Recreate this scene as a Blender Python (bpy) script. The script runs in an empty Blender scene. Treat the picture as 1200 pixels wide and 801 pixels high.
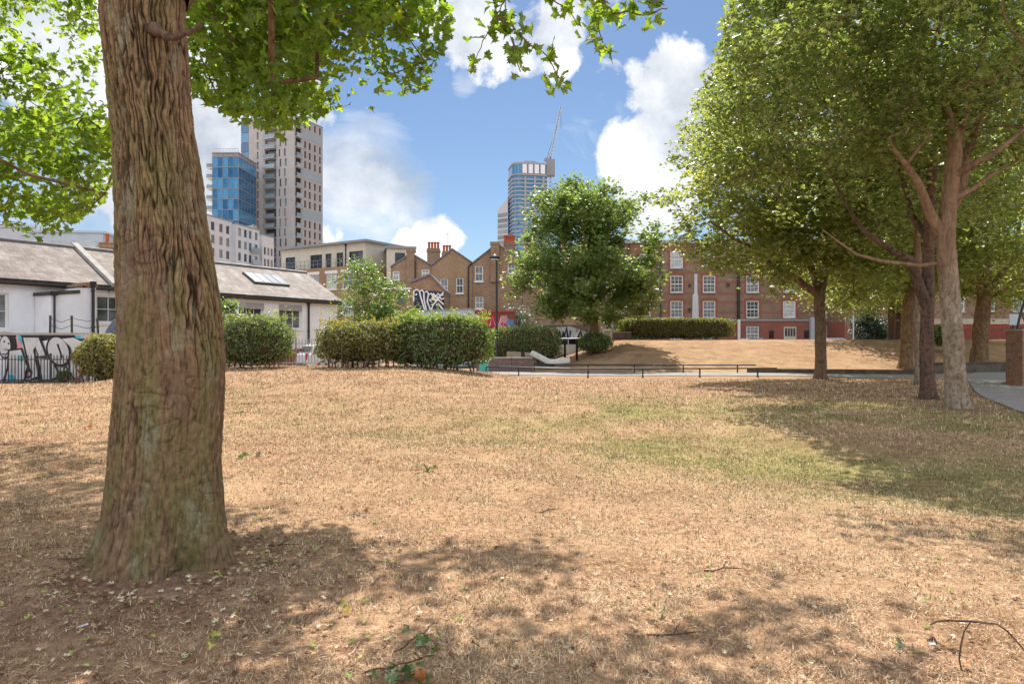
import bpy, math, random
import numpy as np
from mathutils import Vector, Matrix, noise
R = math.radians
random.seed(7); rng = np.random.default_rng(7)
C = bpy.context.scene
COL = C.collection
EYE = 1.6

def P(px, py, d):
    return Vector(((px-600)/800*d, d, EYE+(400-py)/800*d))
def sstep(a, b, t):
    t = (t-a)/(b-a)
    t = 0.0 if t < 0 else 1.0 if t > 1 else t
    return t*t*(3-2*t)

# ------------------------------------------------------------------ terrain heights
SW = [(-7.5, 19.0), (-2.5, 14.6), (1.5, 13.0), (4.6, 9.4), (7.5, 6.8), (12, 4)]
def segdist(x, y, pts):
    best = 1e9
    for (ax, ay), (bx, by) in zip(pts[:-1], pts[1:]):
        dx, dy = bx-ax, by-ay
        t = max(0, min(1, ((x-ax)*dx+(y-ay)*dy)/(dx*dx+dy*dy)))
        best = min(best, math.hypot(x-ax-t*dx, y-ay-t*dy))
    return best
def H(x, y):
    z = 0.62*sstep(13, 26, y)*sstep(2.6, -4.5, x)*sstep(-17, -10.5, x)*(1-sstep(28.5, 32.5, y))
    if y < 24 and abs(x) < 14:
        z -= 0.3*math.exp(-(segdist(x, y, SW)/2.3)**2)
    m = 1.78*sstep(35.8, 49.5, y)*sstep(.3, 8.2, x)*(1-.72*sstep(54, 61, y))*(1-sstep(60, 90, x))
    z += m
    if y < 16 and abs(x) < 12:
        z += 0.022*noise.noise(Vector((x*.9, y*.9, 3)))+0.012*noise.noise(Vector((x*2.7, y*2.7, 9)))
        z += 0.07*math.exp(-((x+2.45)**2+(y-4.83)**2)/1.1)      # soil heaped round the big trunk
    return z

# ------------------------------------------------------------------ mesh builder
class MB:
    def __init__(s): s.v, s.f, s.m = [], [], []
    def poly(s, pts, mi=0):
        i = len(s.v); s.v += [tuple(p) for p in pts]; s.f.append(tuple(range(i, i+len(pts)))); s.m.append(mi)
    def box(s, a, b, mi=0, M=None):
        (x0, y0, z0), (x1, y1, z1) = a, b
        c = [(x0,y0,z0),(x1,y0,z0),(x1,y1,z0),(x0,y1,z0),(x0,y0,z1),(x1,y0,z1),(x1,y1,z1),(x0,y1,z1)]
        if M is not None: c = [tuple(M @ Vector(p)) for p in c]
        i = len(s.v); s.v += c
        for q in ((0,3,2,1),(4,5,6,7),(0,1,5,4),(1,2,6,5),(2,3,7,6),(3,0,4,7)):
            s.f.append(tuple(i+k for k in q)); s.m.append(mi)
    def prism(s, pts, axis, a, b, mi=0, mside=None):
        """polygon pts (2D) extruded along axis x|y|z from a to b"""
        def mk(p, t):
            return (t, p[0], p[1]) if axis == 'x' else (p[0], t, p[1]) if axis == 'y' else (p[0], p[1], t)
        i = len(s.v); n = len(pts)
        s.v += [mk(p, a) for p in pts]+[mk(p, b) for p in pts]
        s.f.append(tuple(range(i, i+n))); s.m.append(mi)
        s.f.append(tuple(range(i+2*n-1, i+n-1, -1))); s.m.append(mi)
        for k in range(n):
            s.f.append((i+k, i+(k+1) % n, i+n+(k+1) % n, i+n+k)); s.m.append(mi if mside is None else mside)
    def tube(s, pts, rad, n=8, mi=0, cap=True):
        pts = [Vector(p) for p in pts]
        if not hasattr(rad, '__len__'): rad = [rad]*len(pts)
        t = (pts[1]-pts[0]).normalized()
        u = t.orthogonal().normalized()
        base = len(s.v)
        for k, p in enumerate(pts):
            if k == 0: d = pts[1]-pts[0]
            elif k == len(pts)-1: d = pts[-1]-pts[-2]
            else: d = pts[k+1]-pts[k-1]
            if d.length < 1e-6: d = t.copy()
            d.normalize()
            u = (u-d*u.dot(d))
            if u.length < 1e-5: u = d.orthogonal()
            u.normalize(); w = d.cross(u)
            for j in range(n):
                a = 2*math.pi*j/n
                s.v.append(tuple(p+(u*math.cos(a)+w*math.sin(a))*rad[k]))
        for k in range(len(pts)-1):
            for j in range(n):
                a, b = base+k*n+j, base+k*n+(j+1) % n
                s.f.append((a, b, b+n, a+n)); s.m.append(mi)
        if cap:
            s.f.append(tuple(base+j for j in range(n-1, -1, -1))); s.m.append(mi)
            e = base+(len(pts)-1)*n
            s.f.append(tuple(e+j for j in range(n))); s.m.append(mi)
    def lathe(s, prof, n=16, mi=0, c=(0,0,0)):
        b = len(s.v)
        for (r, z) in prof:
            for j in range(n):
                a = 2*math.pi*j/n; s.v.append((c[0]+r*math.cos(a), c[1]+r*math.sin(a), c[2]+z))
        for k in range(len(prof)-1):
            for j in range(n):
                q = b+k*n; s.f.append((q+j, q+(j+1) % n, q+n+(j+1) % n, q+n+j)); s.m.append(mi)
        s.f.append(tuple(b+j for j in range(n-1,-1,-1))); s.m.append(mi)
        e = b+(len(prof)-1)*n; s.f.append(tuple(e+j for j in range(n))); s.m.append(mi)
    def ribbon(s, pts, w, y, mi=0):
        """mitred flat stroke in the local xz plane at depth y"""
        L, Rr = [], []
        for k, (x, z) in enumerate(pts):
            a = pts[max(0, k-1)]; b = pts[min(len(pts)-1, k+1)]
            dx, dz = b[0]-a[0], b[1]-a[1]; l = math.hypot(dx, dz) or 1
            nx, nz = -dz/l*w/2, dx/l*w/2
            L.append((x+nx, y, z+nz)); Rr.append((x-nx, y, z-nz))
        for k in range(len(pts)-1):
            s.poly([L[k], Rr[k], Rr[k+1], L[k+1]], mi)
    def mesh(s, name, mats, smooth=False):
        me = bpy.data.meshes.new(name); me.from_pydata(s.v, [], s.f)
        mats = mats if isinstance(mats, (list, tuple)) else [mats]
        for m in mats: me.materials.append(m)
        if len(mats) > 1: me.polygons.foreach_set('material_index', s.m)
        if smooth: me.polygons.foreach_set('use_smooth', [True]*len(s.f))
        me.update(); return me
    def build(s, name, mats, parent=None, smooth=False, loc=None, bevel=0, rot=None):
        o = bpy.data.objects.new(name, s.mesh(name, mats, smooth)); COL.objects.link(o)
        if parent is not None: o.parent = parent
        if loc is not None: o.location = loc
        if rot is not None: o.rotation_euler = rot
        if bevel:
            md = o.modifiers.new('bevel', 'BEVEL'); md.width = bevel; md.segments = 2; md.limit_method = 'ANGLE'
        return o
def tag(o, label=None, cat=None, group=None, kind=None):
    if label: o['label'] = label
    if cat: o['category'] = cat
    if group: o['group'] = group
    if kind: o['kind'] = kind
    return o
def thing(name, label, cat, loc=(0,0,0), rz=0.0, group=None):
    o = bpy.data.objects.new(name, None); COL.objects.link(o)
    o.empty_display_size = .2
    o.location = loc; o.rotation_euler = (0, 0, rz)
    return tag(o, label, cat, group)
def link_copy(o, parent=None, loc=None):
    c = o.copy(); COL.objects.link(c)
    if parent is not None: c.parent = parent
    if loc is not None: c.location = loc
    return c
def copy_tree(o, parent=None):
    c = link_copy(o, parent)
    for ch in list(o.children): copy_tree(ch, c)
    return c

# ------------------------------------------------------------------ materials
def newmat(name):
    m = bpy.data.materials.new(name); m.use_nodes = True
    nt = m.node_tree; b = nt.nodes['Principled BSDF']; b.inputs['Specular IOR Level'].default_value = .3
    return m, nt, b
def N(nt, t, **kw):
    n = nt.nodes.new(t)
    for k, v in kw.items():
        if k in n.inputs: n.inputs[k].default_value = v
        else: setattr(n, k, v)
    return n
def mixc(nt, fac, a, b, mode='MIX'):
    n = nt.nodes.new('ShaderNodeMix'); n.data_type = 'RGBA'; n.blend_type = mode
    for sock, v in ((n.inputs[0], fac), (n.inputs[6], a), (n.inputs[7], b)):
        if hasattr(v, 'is_linked'): nt.links.new(v, sock)
        elif isinstance(v, (tuple, list)): sock.default_value = (*v[:3], 1)
        else: sock.default_value = v
    return n.outputs[2]
def mth(nt, op, a, b=None, c=None, clamp=False):
    n = nt.nodes.new('ShaderNodeMath'); n.operation = op; n.use_clamp = clamp
    for i, v in enumerate((a, b, c)):
        if v is None: continue
        if hasattr(v, 'is_linked'): nt.links.new(v, n.inputs[i])
        else: n.inputs[i].default_value = v
    return n.outputs[0]
def ramp(nt, fac, stops):
    n = nt.nodes.new('ShaderNodeValToRGB'); e = n.color_ramp.elements
    while len(e) < len(stops): e.new(.5)
    for el, (p, c) in zip(e, stops):
        el.position = p; el.color = (*c, 1) if len(c) == 3 else c
    nt.links.new(fac, n.inputs[0]); return n.outputs[0]
def noise_n(nt, scale, detail=4, rough=.6, stretch=None, coord='Object', dist=0, off=None):
    tc = nt.nodes.new('ShaderNodeTexCoord'); out = tc.outputs[coord]
    if stretch or off:
        mp = nt.nodes.new('ShaderNodeMapping'); nt.links.new(out, mp.inputs[0])
        if stretch: mp.inputs['Scale'].default_value = stretch
        if off: mp.inputs['Location'].default_value = off
        out = mp.outputs[0]
    n = N(nt, 'ShaderNodeTexNoise', Scale=scale, Detail=detail, Roughness=rough, Distortion=dist)
    nt.links.new(out, n.inputs['Vector']); return n.outputs['Fac']
def bump(nt, b, h, strength=.3, dist=.02):
    n = N(nt, 'ShaderNodeBump', Strength=strength, Distance=dist); nt.links.new(h, n.inputs['Height']); nt.links.new(n.outputs[0], b.inputs['Normal'])
def pmat(name, c1, c2=None, scale=3, rough=.8, bmp=.15, metal=0, spec=.3, stretch=None, detail=5, lo=.35, hi=.65):
    m, nt, b = newmat(name)
    if c2 is None: c2 = tuple(x*.8 for x in c1)
    f = noise_n(nt, scale, detail, .6, stretch)
    nt.links.new(ramp(nt, f, [(lo, c1), (hi, c2)]), b.inputs['Base Color'])
    b.inputs['Roughness'].default_value = rough; b.inputs['Metallic'].default_value = metal
    b.inputs['Specular IOR Level'].default_value = spec
    if bmp: bump(nt, b, noise_n(nt, scale*6, 4), bmp, .01)
    return m
def brickmat(name, c1, c2, mortar, bw=.225, bh=.075, stain=(.1,.07,.05), st=.5, bands=None, size=.008, vec_z=False):
    m, nt, b = newmat(name)
    tc = nt.nodes.new('ShaderNodeTexCoord'); sp = nt.nodes.new('ShaderNodeSeparateXYZ'); nt.links.new(tc.outputs['Object'], sp.inputs[0])
    xy = mth(nt, 'ADD', sp.outputs[0], sp.outputs[1])
    cb = nt.nodes.new('ShaderNodeCombineXYZ'); nt.links.new(xy, cb.inputs[0]); nt.links.new(sp.outputs[2], cb.inputs[1])
    br = N(nt, 'ShaderNodeTexBrick', Scale=1.0)
    br.inputs['Brick Width'].default_value = bw; br.inputs['Row Height'].default_value = bh; br.inputs['Mortar Size'].default_value = size
    br.inputs['Color1'].default_value = (*c1, 1); br.inputs['Color2'].default_value = (*c2, 1); br.inputs['Mortar'].default_value = (*mortar, 1)
    nt.links.new(cb.outputs[0], br.inputs['Vector'])
    col = br.outputs['Color']
    if bands:
        for (z0, z1, bc) in bands:
            g = mth(nt, 'MULTIPLY', mth(nt, 'GREATER_THAN', sp.outputs[2], z0), mth(nt, 'LESS_THAN', sp.outputs[2], z1))
            col = mixc(nt, mth(nt, 'MULTIPLY', g, .8), col, bc)
    s = ramp(nt, noise_n(nt, .55, 7, .65), [(.38, (0,0,0)), (.7, (1,1,1))])
    col = mixc(nt, mth(nt, 'MULTIPLY', s, st), col, stain)
    s2 = ramp(nt, noise_n(nt, 5, 4, .7), [(.35, (.75,.75,.75)), (.65, (1.15,1.1,1.08))])
    col = mixc(nt, 1.0, col, s2, 'MULTIPLY')
    nt.links.new(col, b.inputs['Base Color']); b.inputs['Roughness'].default_value = .9
    bump(nt, b, br.outputs['Fac'], -.3, .01)
    return m
def glassmat(name, c1, c2, rough=.06, spec=.6):
    m, nt, b = newmat(name)
    oi = nt.nodes.new('ShaderNodeObjectInfo')
    f = mth(nt, 'ADD', mth(nt, 'MULTIPLY', oi.outputs['Random'], .7), mth(nt, 'MULTIPLY', noise_n(nt, 1.3, 2), .5))
    nt.links.new(ramp(nt, f, [(.35, c1), (.85, c2)]), b.inputs['Base Color'])
    b.inputs['Roughness'].default_value = rough; b.inputs['Specular IOR Level'].default_value = spec
    return m
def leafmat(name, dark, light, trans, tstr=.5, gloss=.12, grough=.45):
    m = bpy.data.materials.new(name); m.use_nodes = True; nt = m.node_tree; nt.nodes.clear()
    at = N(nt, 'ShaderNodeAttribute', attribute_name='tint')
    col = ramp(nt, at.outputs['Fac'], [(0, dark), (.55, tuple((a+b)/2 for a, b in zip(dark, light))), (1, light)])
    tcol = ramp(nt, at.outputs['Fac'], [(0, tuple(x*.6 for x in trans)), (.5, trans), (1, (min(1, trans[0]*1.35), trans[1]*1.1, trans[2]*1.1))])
    d = nt.nodes.new('ShaderNodeBsdfDiffuse'); t = nt.nodes.new('ShaderNodeBsdfTranslucent'); g = N(nt, 'ShaderNodeBsdfGlossy', Roughness=grough)
    g.inputs['Color'].default_value = (.8,.85,.8,1)
    nt.links.new(col, d.inputs[0]); nt.links.new(tcol, t.inputs[0])
    a = nt.nodes.new('ShaderNodeMixShader'); a.inputs[0].default_value = tstr
    nt.links.new(d.outputs[0], a.inputs[1]); nt.links.new(t.outputs[0], a.inputs[2])
    c = nt.nodes.new('ShaderNodeMixShader'); c.inputs[0].default_value = gloss
    nt.links.new(a.outputs[0], c.inputs[1]); nt.links.new(g.outputs[0], c.inputs[2])
    o = nt.nodes.new('ShaderNodeOutputMaterial'); nt.links.new(c.outputs[0], o.inputs[0])
    return m
def attrmat(name, stops, rough=.9, trans=0):
    m, nt, b = newmat(name)
    at = N(nt, 'ShaderNodeAttribute', attribute_name='tint')
    c = ramp(nt, at.outputs['Fac'], stops); nt.links.new(c, b.inputs['Base Color'])
    b.inputs['Roughness'].default_value = rough; b.inputs['Specular IOR Level'].default_value = .15
    return m

M = {}
M['white'] = pmat('white_render', (.8,.82,.87), (.7,.72,.77), 1.2, .85, .08)
M['white_paint'] = pmat('white_paint', (.78,.78,.77), (.7,.7,.69), 4, .5, .03)
M['cream'] = pmat('cream_render', (.6,.56,.47), (.52,.49,.41), .8, .85, .05)
M['pale'] = pmat('pale_cladding', (.55,.57,.61), (.49,.51,.55), .6, .7, .04)
M['pale_blue'] = pmat('pale_blue_cladding', (.5,.56,.62), (.45,.5,.56), .6, .7, .04)
M['stone'] = pmat('stone_cladding', (.5,.48,.475), (.43,.415,.41), .4, .85, .05)
M['stone_dark'] = pmat('grey_brick_cladding', (.36,.355,.365), (.31,.305,.32), .4, .85, .05)
M['black'] = pmat('black_metal', (.02,.02,.022), (.035,.035,.035), 5, .5, .05, .0, .4)
M['dark'] = pmat('dark_gutter', (.045,.042,.042), (.07,.065,.06), 5, .7, .05)
M['grey'] = pmat('grey_metal', (.22,.23,.24), (.3,.3,.31), 4, .5, .05, .3)
M['steel'] = pmat('pale_galvanised_steel', (.5,.52,.54), (.42,.43,.45), 6, .45, .05, .6)
M['slate'] = pmat('slate_roof', (.13,.125,.135), (.2,.19,.195), 1.5, .5, .2, 0, .5)
M['pot'] = pmat('terracotta', (.5,.12,.05), (.38,.09,.045), 5, .8, .1)
M['concrete'] = pmat('concrete', (.42,.4,.37), (.33,.31,.29), 2.5, .9, .2)
M['wood'] = pmat('weathered_board', (.42,.34,.26), (.3,.24,.19), 3, .9, .15)
M['turq'] = pmat('turquoise_paint', (.05,.4,.42), (.1,.45,.47), 5, .6, .05)
M['brown'] = brickmat('brown_stock_brick', (.31,.195,.125), (.385,.25,.165), (.31,.245,.185), stain=(.14,.09,.06), st=.6)
M['yellow'] = brickmat('yellow_stock_brick', (.42,.275,.165), (.35,.22,.13), (.36,.28,.2), stain=(.21,.135,.085), st=.55)
M['redbrick'] = brickmat('red_brick', (.33,.11,.08), (.28,.09,.065), (.25,.13,.1), stain=(.2,.05,.04), st=.4)
M['redwall'] = brickmat('painted_red_brick', (.28,.075,.06), (.25,.065,.05), (.24,.07,.06), stain=(.17,.05,.045), st=.5)
M['pier'] = brickmat('weathered_orange_brick', (.42,.2,.1), (.27,.11,.065), (.4,.33,.26), stain=(.16,.09,.06), st=.55, size=.011)
M['purple'] = brickmat('purple_brick', (.2,.12,.13), (.26,.16,.16), (.24,.2,.19), stain=(.12,.09,.08), st=.5)
RED = (.29,.125,.09)
M['mansion'] = brickmat('banded_mansion_brick', (.24,.165,.12), (.3,.205,.145), (.28,.22,.175), stain=(.15,.1,.075), st=.6,
    bands=[(-1,3.75,(.31,.095,.075)), (4.65,4.95,RED), (5.9,6.25,RED), (7.0,7.35,RED), (8.4,8.75,RED), (9.6,9.95,RED), (10.7,11.1,RED), (12.2,13.9,RED)])
M['pane'] = glassmat('window_glass', (.02,.025,.03), (.28,.3,.32))
M['pane_net'] = glassmat('window_glass_with_net_curtain', (.18,.2,.22), (.6,.62,.64), .12, .5)
M['pane_dark'] = glassmat('dark_window_glass', (.012,.014,.017), (.05,.06,.07))
M['blueglass'] = glassmat('blue_curtain_glass', (.02,.1,.24), (.09,.3,.55), .04, .8)
M['balglass'] = glassmat('balcony_glass', (.18,.24,.28), (.3,.36,.4), .08, .6)
M['spray_black'] = pmat('black_spray_paint', (.015,.013,.018), (.03,.027,.03), 3, .6, .03)
M['spray_silver'] = pmat('silver_spray_paint', (.62,.62,.63), (.48,.48,.5), 2, .6, .05)
M['spray_cyan'] = pmat('cyan_spray_paint', (.03,.4,.5), (.1,.5,.58), 3, .6, .03)
M['spray_pink'] = pmat('pink_spray_paint', (.68,.25,.3), (.7,.4,.42), 3, .6, .03)
M['spray_navy'] = pmat('navy_spray_paint', (.02,.025,.06), (.035,.04,.09), 1.5, .7, .03)
M['spray_red'] = pmat('red_spray_paint', (.6,.03,.05), (.5,.03,.12), 3, .6, .03)
M['spray_orange'] = pmat('orange_spray_paint', (.75,.16,.03), (.7,.1,.03), 3, .6, .03)
M['spray_blue'] = pmat('blue_spray_paint', (.08,.2,.5), (.15,.3,.55), 3, .6, .03)
M['fabric'] = pmat('mattress_ticking', (.76,.74,.71), (.62,.6,.57), 6, .95, .15)
M['tarp'] = pmat('slate_blue_canvas', (.09,.1,.13), (.14,.15,.18), 4, .8, .2)
# tiled / corrugated old roof with lichen
def roofmat(name, a, b, lich):
    m, nt, bs = newmat(name)
    tc = nt.nodes.new('ShaderNodeTexCoord'); mp = nt.nodes.new('ShaderNodeMapping'); nt.links.new(tc.outputs['Object'], mp.inputs[0])
    br = N(nt, 'ShaderNodeTexBrick', Scale=1.0); br.inputs['Brick Width'].default_value = .5; br.inputs['Row Height'].default_value = .28
    br.inputs['Mortar Size'].default_value = .012
    br.inputs['Color1'].default_value = (*a, 1); br.inputs['Color2'].default_value = (*b, 1); br.inputs['Mortar'].default_value = (.09,.08,.075,1)
    nt.links.new(mp.outputs[0], br.inputs['Vector'])
    f = ramp(nt, noise_n(nt, .7, 8, .7, (1,.45,1)), [(.5, (0,0,0)), (.66, (1,1,1))])
    col = mixc(nt, mth(nt, 'MULTIPLY', f, .75), br.outputs['Color'], lich)
    f2 = ramp(nt, noise_n(nt, 1.6, 6, .7), [(.45, (.7,.68,.66)), (.6, (1.05,1.05,1.05))])
    nt.links.new(mixc(nt, 1.0, col, f2, 'MULTIPLY'), bs.inputs['Base Color']); bs.inputs['Roughness'].default_value = .75
    bump(nt, bs, br.outputs['Fac'], -.4, .02); return m
M['oldroof'] = roofmat('lichened_tile_roof', (.2,.165,.15), (.27,.225,.2), (.42,.38,.35))
def carpaint(name, c):
    m, nt, b = newmat(name); b.inputs['Base Color'].default_value = (*c, 1); b.inputs['Roughness'].default_value = .3
    b.inputs['Coat Weight'].default_value = .6; b.inputs['Coat Roughness'].default_value = .08; b.inputs['Specular IOR Level'].default_value = .5
    f = noise_n(nt, 2.5, 5); nt.links.new(ramp(nt, f, [(.3, c), (.7, tuple(x*.88+.01 for x in c))]), b.inputs['Base Color']); return m
M['car_white'] = carpaint('white_car_paint', (.72,.73,.75))
M['car_silver'] = carpaint('silver_car_paint', (.45,.48,.5))
M['car_dark'] = carpaint('dark_grey_car_paint', (.06,.065,.07))
M['car_blue'] = carpaint('pale_blue_car_paint', (.3,.4,.52))
M['tyre'] = pmat('rubber', (.02,.02,.02), (.03,.03,.03), 6, .9, .1)
M['taillight'] = pmat('red_lens', (.55,.015,.015), (.45,.01,.01), 6, .2, 0, 0, .6)
M['headlight'] = pmat('clear_lens', (.6,.62,.64), (.5,.52,.55), 6, .1, 0, 0, .7)
# leaves
M['maple'] = leafmat('maple_leaf', (.04,.095,.015), (.1,.2,.028), (.46,.68,.05), .58, .05)
M['plane'] = leafmat('plane_leaf', (.085,.125,.04), (.25,.31,.09), (.46,.58,.1), .55, .11, .4)
M['plane_y'] = leafmat('yellower_plane_leaf', (.095,.13,.04), (.28,.32,.09), (.54,.63,.1), .57, .1, .4)
M['midtree'] = leafmat('round_tree_leaf', (.075,.125,.04), (.22,.29,.09), (.42,.58,.1), .54, .11, .4)
M['limetree'] = leafmat('bright_young_leaf', (.05,.12,.02), (.14,.24,.04), (.3,.46,.06), .5, .1)
M['privet'] = leafmat('privet_leaf', (.055,.09,.025), (.2,.25,.07), (.38,.5,.08), .45, .08)
M['privet_y'] = leafmat('golden_privet_leaf', (.08,.1,.025), (.25,.23,.06), (.5,.5,.07), .42, .07)
M['laurel'] = leafmat('dark_laurel_leaf', (.04,.075,.022), (.24,.34,.07), (.38,.54,.07), .45, .09)
M['clipped'] = leafmat('clipped_hedge_leaf', (.065,.085,.022), (.22,.23,.06), (.42,.46,.07), .42, .06)
M['greyshrub'] = leafmat('grey_green_leaf', (.06,.085,.055), (.16,.2,.14), (.2,.26,.12), .3, .1)
M['conifer'] = leafmat('dark_evergreen_leaf', (.012,.035,.02), (.03,.06,.03), (.06,.12,.04), .25, .1)
M['twig'] = pmat('twig_bark', (.16,.085,.06), (.24,.13,.09), 9, .9, .2)
M['core'] = pmat('shaded_hedge_core', (.05,.04,.022), (.09,.065,.035), 9, .95, .4)  # hedge core: dark brown stands in for the shade deep inside
def barkmat(name, a, b, c, scale=3.0, st=(1,1,.18), bs=.8, upper=None):
    m, nt, bb = newmat(name)
    f = noise_n(nt, scale*3, 6, .65, st, dist=.4)
    g = noise_n(nt, scale*.7, 4, .6, (1,1,.5), off=(3,1,2))
    col = ramp(nt, f, [(.3, a), (.52, b), (.75, tuple(min(1, x*1.25) for x in b))])
    col = mixc(nt, ramp(nt, g, [(.45, (0,0,0)), (.62, (1,1,1))]), col, c)
    h = noise_n(nt, 11, 5, .7, (1,1,.8), off=(2,2,5))
    col = mixc(nt, 1.0, col, ramp(nt, h, [(.36, (.55,.5,.47)), (.5, (1,1,1)), (.66, (1.3,1.28,1.22))]), 'MULTIPLY')
    if upper:      # the bark is browner on the limbs
        tc = nt.nodes.new('ShaderNodeTexCoord'); sp = nt.nodes.new('ShaderNodeSeparateXYZ'); nt.links.new(tc.outputs['Object'], sp.inputs[0])
        mr = nt.nodes.new('ShaderNodeMapRange'); mr.inputs[1].default_value = 2.4; mr.inputs[2].default_value = 3.9; nt.links.new(sp.outputs[2], mr.inputs[0])
        u = ramp(nt, f, [(.35, tuple(x*.6 for x in upper)), (.65, tuple(x*1.3 for x in upper))]); col = mixc(nt, mth(nt, 'MULTIPLY', mr.outputs[0], .75), col, u)
    nt.links.new(col, bb.inputs['Base Color']); bb.inputs['Roughness'].default_value = .95; bb.inputs['Specular IOR Level'].default_value = .1
    bump(nt, bb, mth(nt, 'ADD', f, mth(nt, 'MULTIPLY', h, .8)), bs, .04); return m
M['bark_pale'] = barkmat('pale_grey_bark', (.16,.125,.095), (.34,.28,.215), (.26,.195,.14), upper=(.24,.14,.085))
M['bark_dark'] = barkmat('dark_brown_bark', (.07,.05,.04), (.13,.09,.07), (.16,.1,.075))
M['bark_brown'] = barkmat('brown_bark', (.11,.07,.05), (.2,.135,.09), (.17,.12,.08))
M['bark_red'] = barkmat('reddish_bark', (.2,.115,.07), (.3,.18,.11), (.3,.22,.15))
M['bark_flaky'] = barkmat('flaky_ochre_bark', (.11,.07,.045), (.25,.165,.095), (.18,.12,.075), 2.6, (1,1,.4))
# ------------------------------------------------------------------ scattered leaf meshes
def fan(pts):
    v = np.array(pts, float); n = len(v)
    return v, np.array([(0, i, i+1) for i in range(1, n-1)])
LEAF_KITE = fan([(0,-.5,0), (.3,-.02,.07), (0,.55,0), (-.3,-.02,.07)])
LEAF_TRI = fan([(0,-.5,0), (.42,-.22,.06), (.2,.02,.03), (.36,.3,.05), (.06,.2,.0), (0,.58,-.04), (-.06,.2,0), (-.36,.3,.05), (-.2,.02,.03), (-.42,-.22,.06)])
def palmate():
    # five-lobed plane/maple outline, stalk at the origin
    half = [(.10,-.02), (.30,-.20), (.50,-.14), (.40,-.03), (.56,.10), (.38,.14), (.62,.34), (.40,.33), (.40,.46), (.22,.36), (.20,.58), (.10,.60)]
    pts = [(0,.02)]+half+[(0,.92)]+[(-x, y) for x, y in reversed(half)]
    v = [(x, y-.3, .22*abs(x)-.25*(y-.3)**2) for x, y in pts]
    V = [(0,.05,-.01)]+v; n = len(v)
    return np.array(V, float), np.array([(0, i+1, (i+1) % n+1) for i in range(n)])
LEAF_PALM = palmate()
LEAF_OVAL = fan([(0,-.5,0), (.24,-.15,.06), (.24,.2,.06), (0,.55,-.03), (-.24,.2,.06), (-.24,-.15,.06)])
BLADE = (np.array([(-.5,0,0), (.5,0,0), (0,.6,0), (0,1,.0)], float), np.array([(0,1,2)]))

def raw_mesh(name, V, F, mat, tint=None):
    me = bpy.data.meshes.new(name)
    nv, nf, k = len(V), len(F), F.shape[1]
    me.vertices.add(nv); me.vertices.foreach_set('co', np.ascontiguousarray(V, np.float32).ravel())
    me.loops.add(nf*k); me.loops.foreach_set('vertex_index', np.ascontiguousarray(F, np.int32).ravel())
    me.polygons.add(nf); me.polygons.foreach_set('loop_start', np.arange(0, nf*k, k, dtype=np.int32))
    me.materials.append(mat)
    if tint is not None:
        a = me.attributes.new('tint', 'FLOAT', 'POINT'); a.data.foreach_set('value', np.ascontiguousarray(tint, np.float32))
    me.update(calc_edges=True); return me
def leaves(name, pos, size, mat, tmpl, parent=None, up=.7, tint=None, nrm=None, droop=0):
    """pos (n,3): one leaf at each, normals biased upward (or to nrm)"""
    n = len(pos); tv, tf = tmpl; k = len(tv)
    nr = rng.normal(size=(n, 3)); nr /= np.linalg.norm(nr, axis=1)[:, None]+1e-9
    base = np.array([0, 0, 1.0]) if nrm is None else nrm
    nn = nr*(1-up)+base*up; nn /= np.linalg.norm(nn, axis=1)[:, None]+1e-9
    a = rng.normal(size=(n, 3)); a[:, 2] -= droop
    a -= nn*np.sum(a*nn, axis=1)[:, None]; a /= np.linalg.norm(a, axis=1)[:, None]+1e-9
    b = np.cross(a, nn)
    s = size*(rng.uniform(.65, 1.25, n))[:, None, None]
    curl = rng.uniform(.4, 2.0, n)[:, None, None]
    V = pos[:, None, :]+s*(tv[None, :, 0:1]*b[:, None, :]+tv[None, :, 1:2]*a[:, None, :]+curl*tv[None, :, 2:3]*nn[:, None, :])
    F = (tf[None]+(np.arange(n)*k)[:, None, None]).reshape(-1, 3)
    if tint is None: tint = np.clip(rng.normal(.45, .25, n), 0, 1)
    o = bpy.data.objects.new(name, raw_mesh(name, V.reshape(-1, 3), F, mat, np.repeat(tint, k))); COL.objects.link(o)
    if parent is not None: o.parent = parent
    return o

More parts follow.
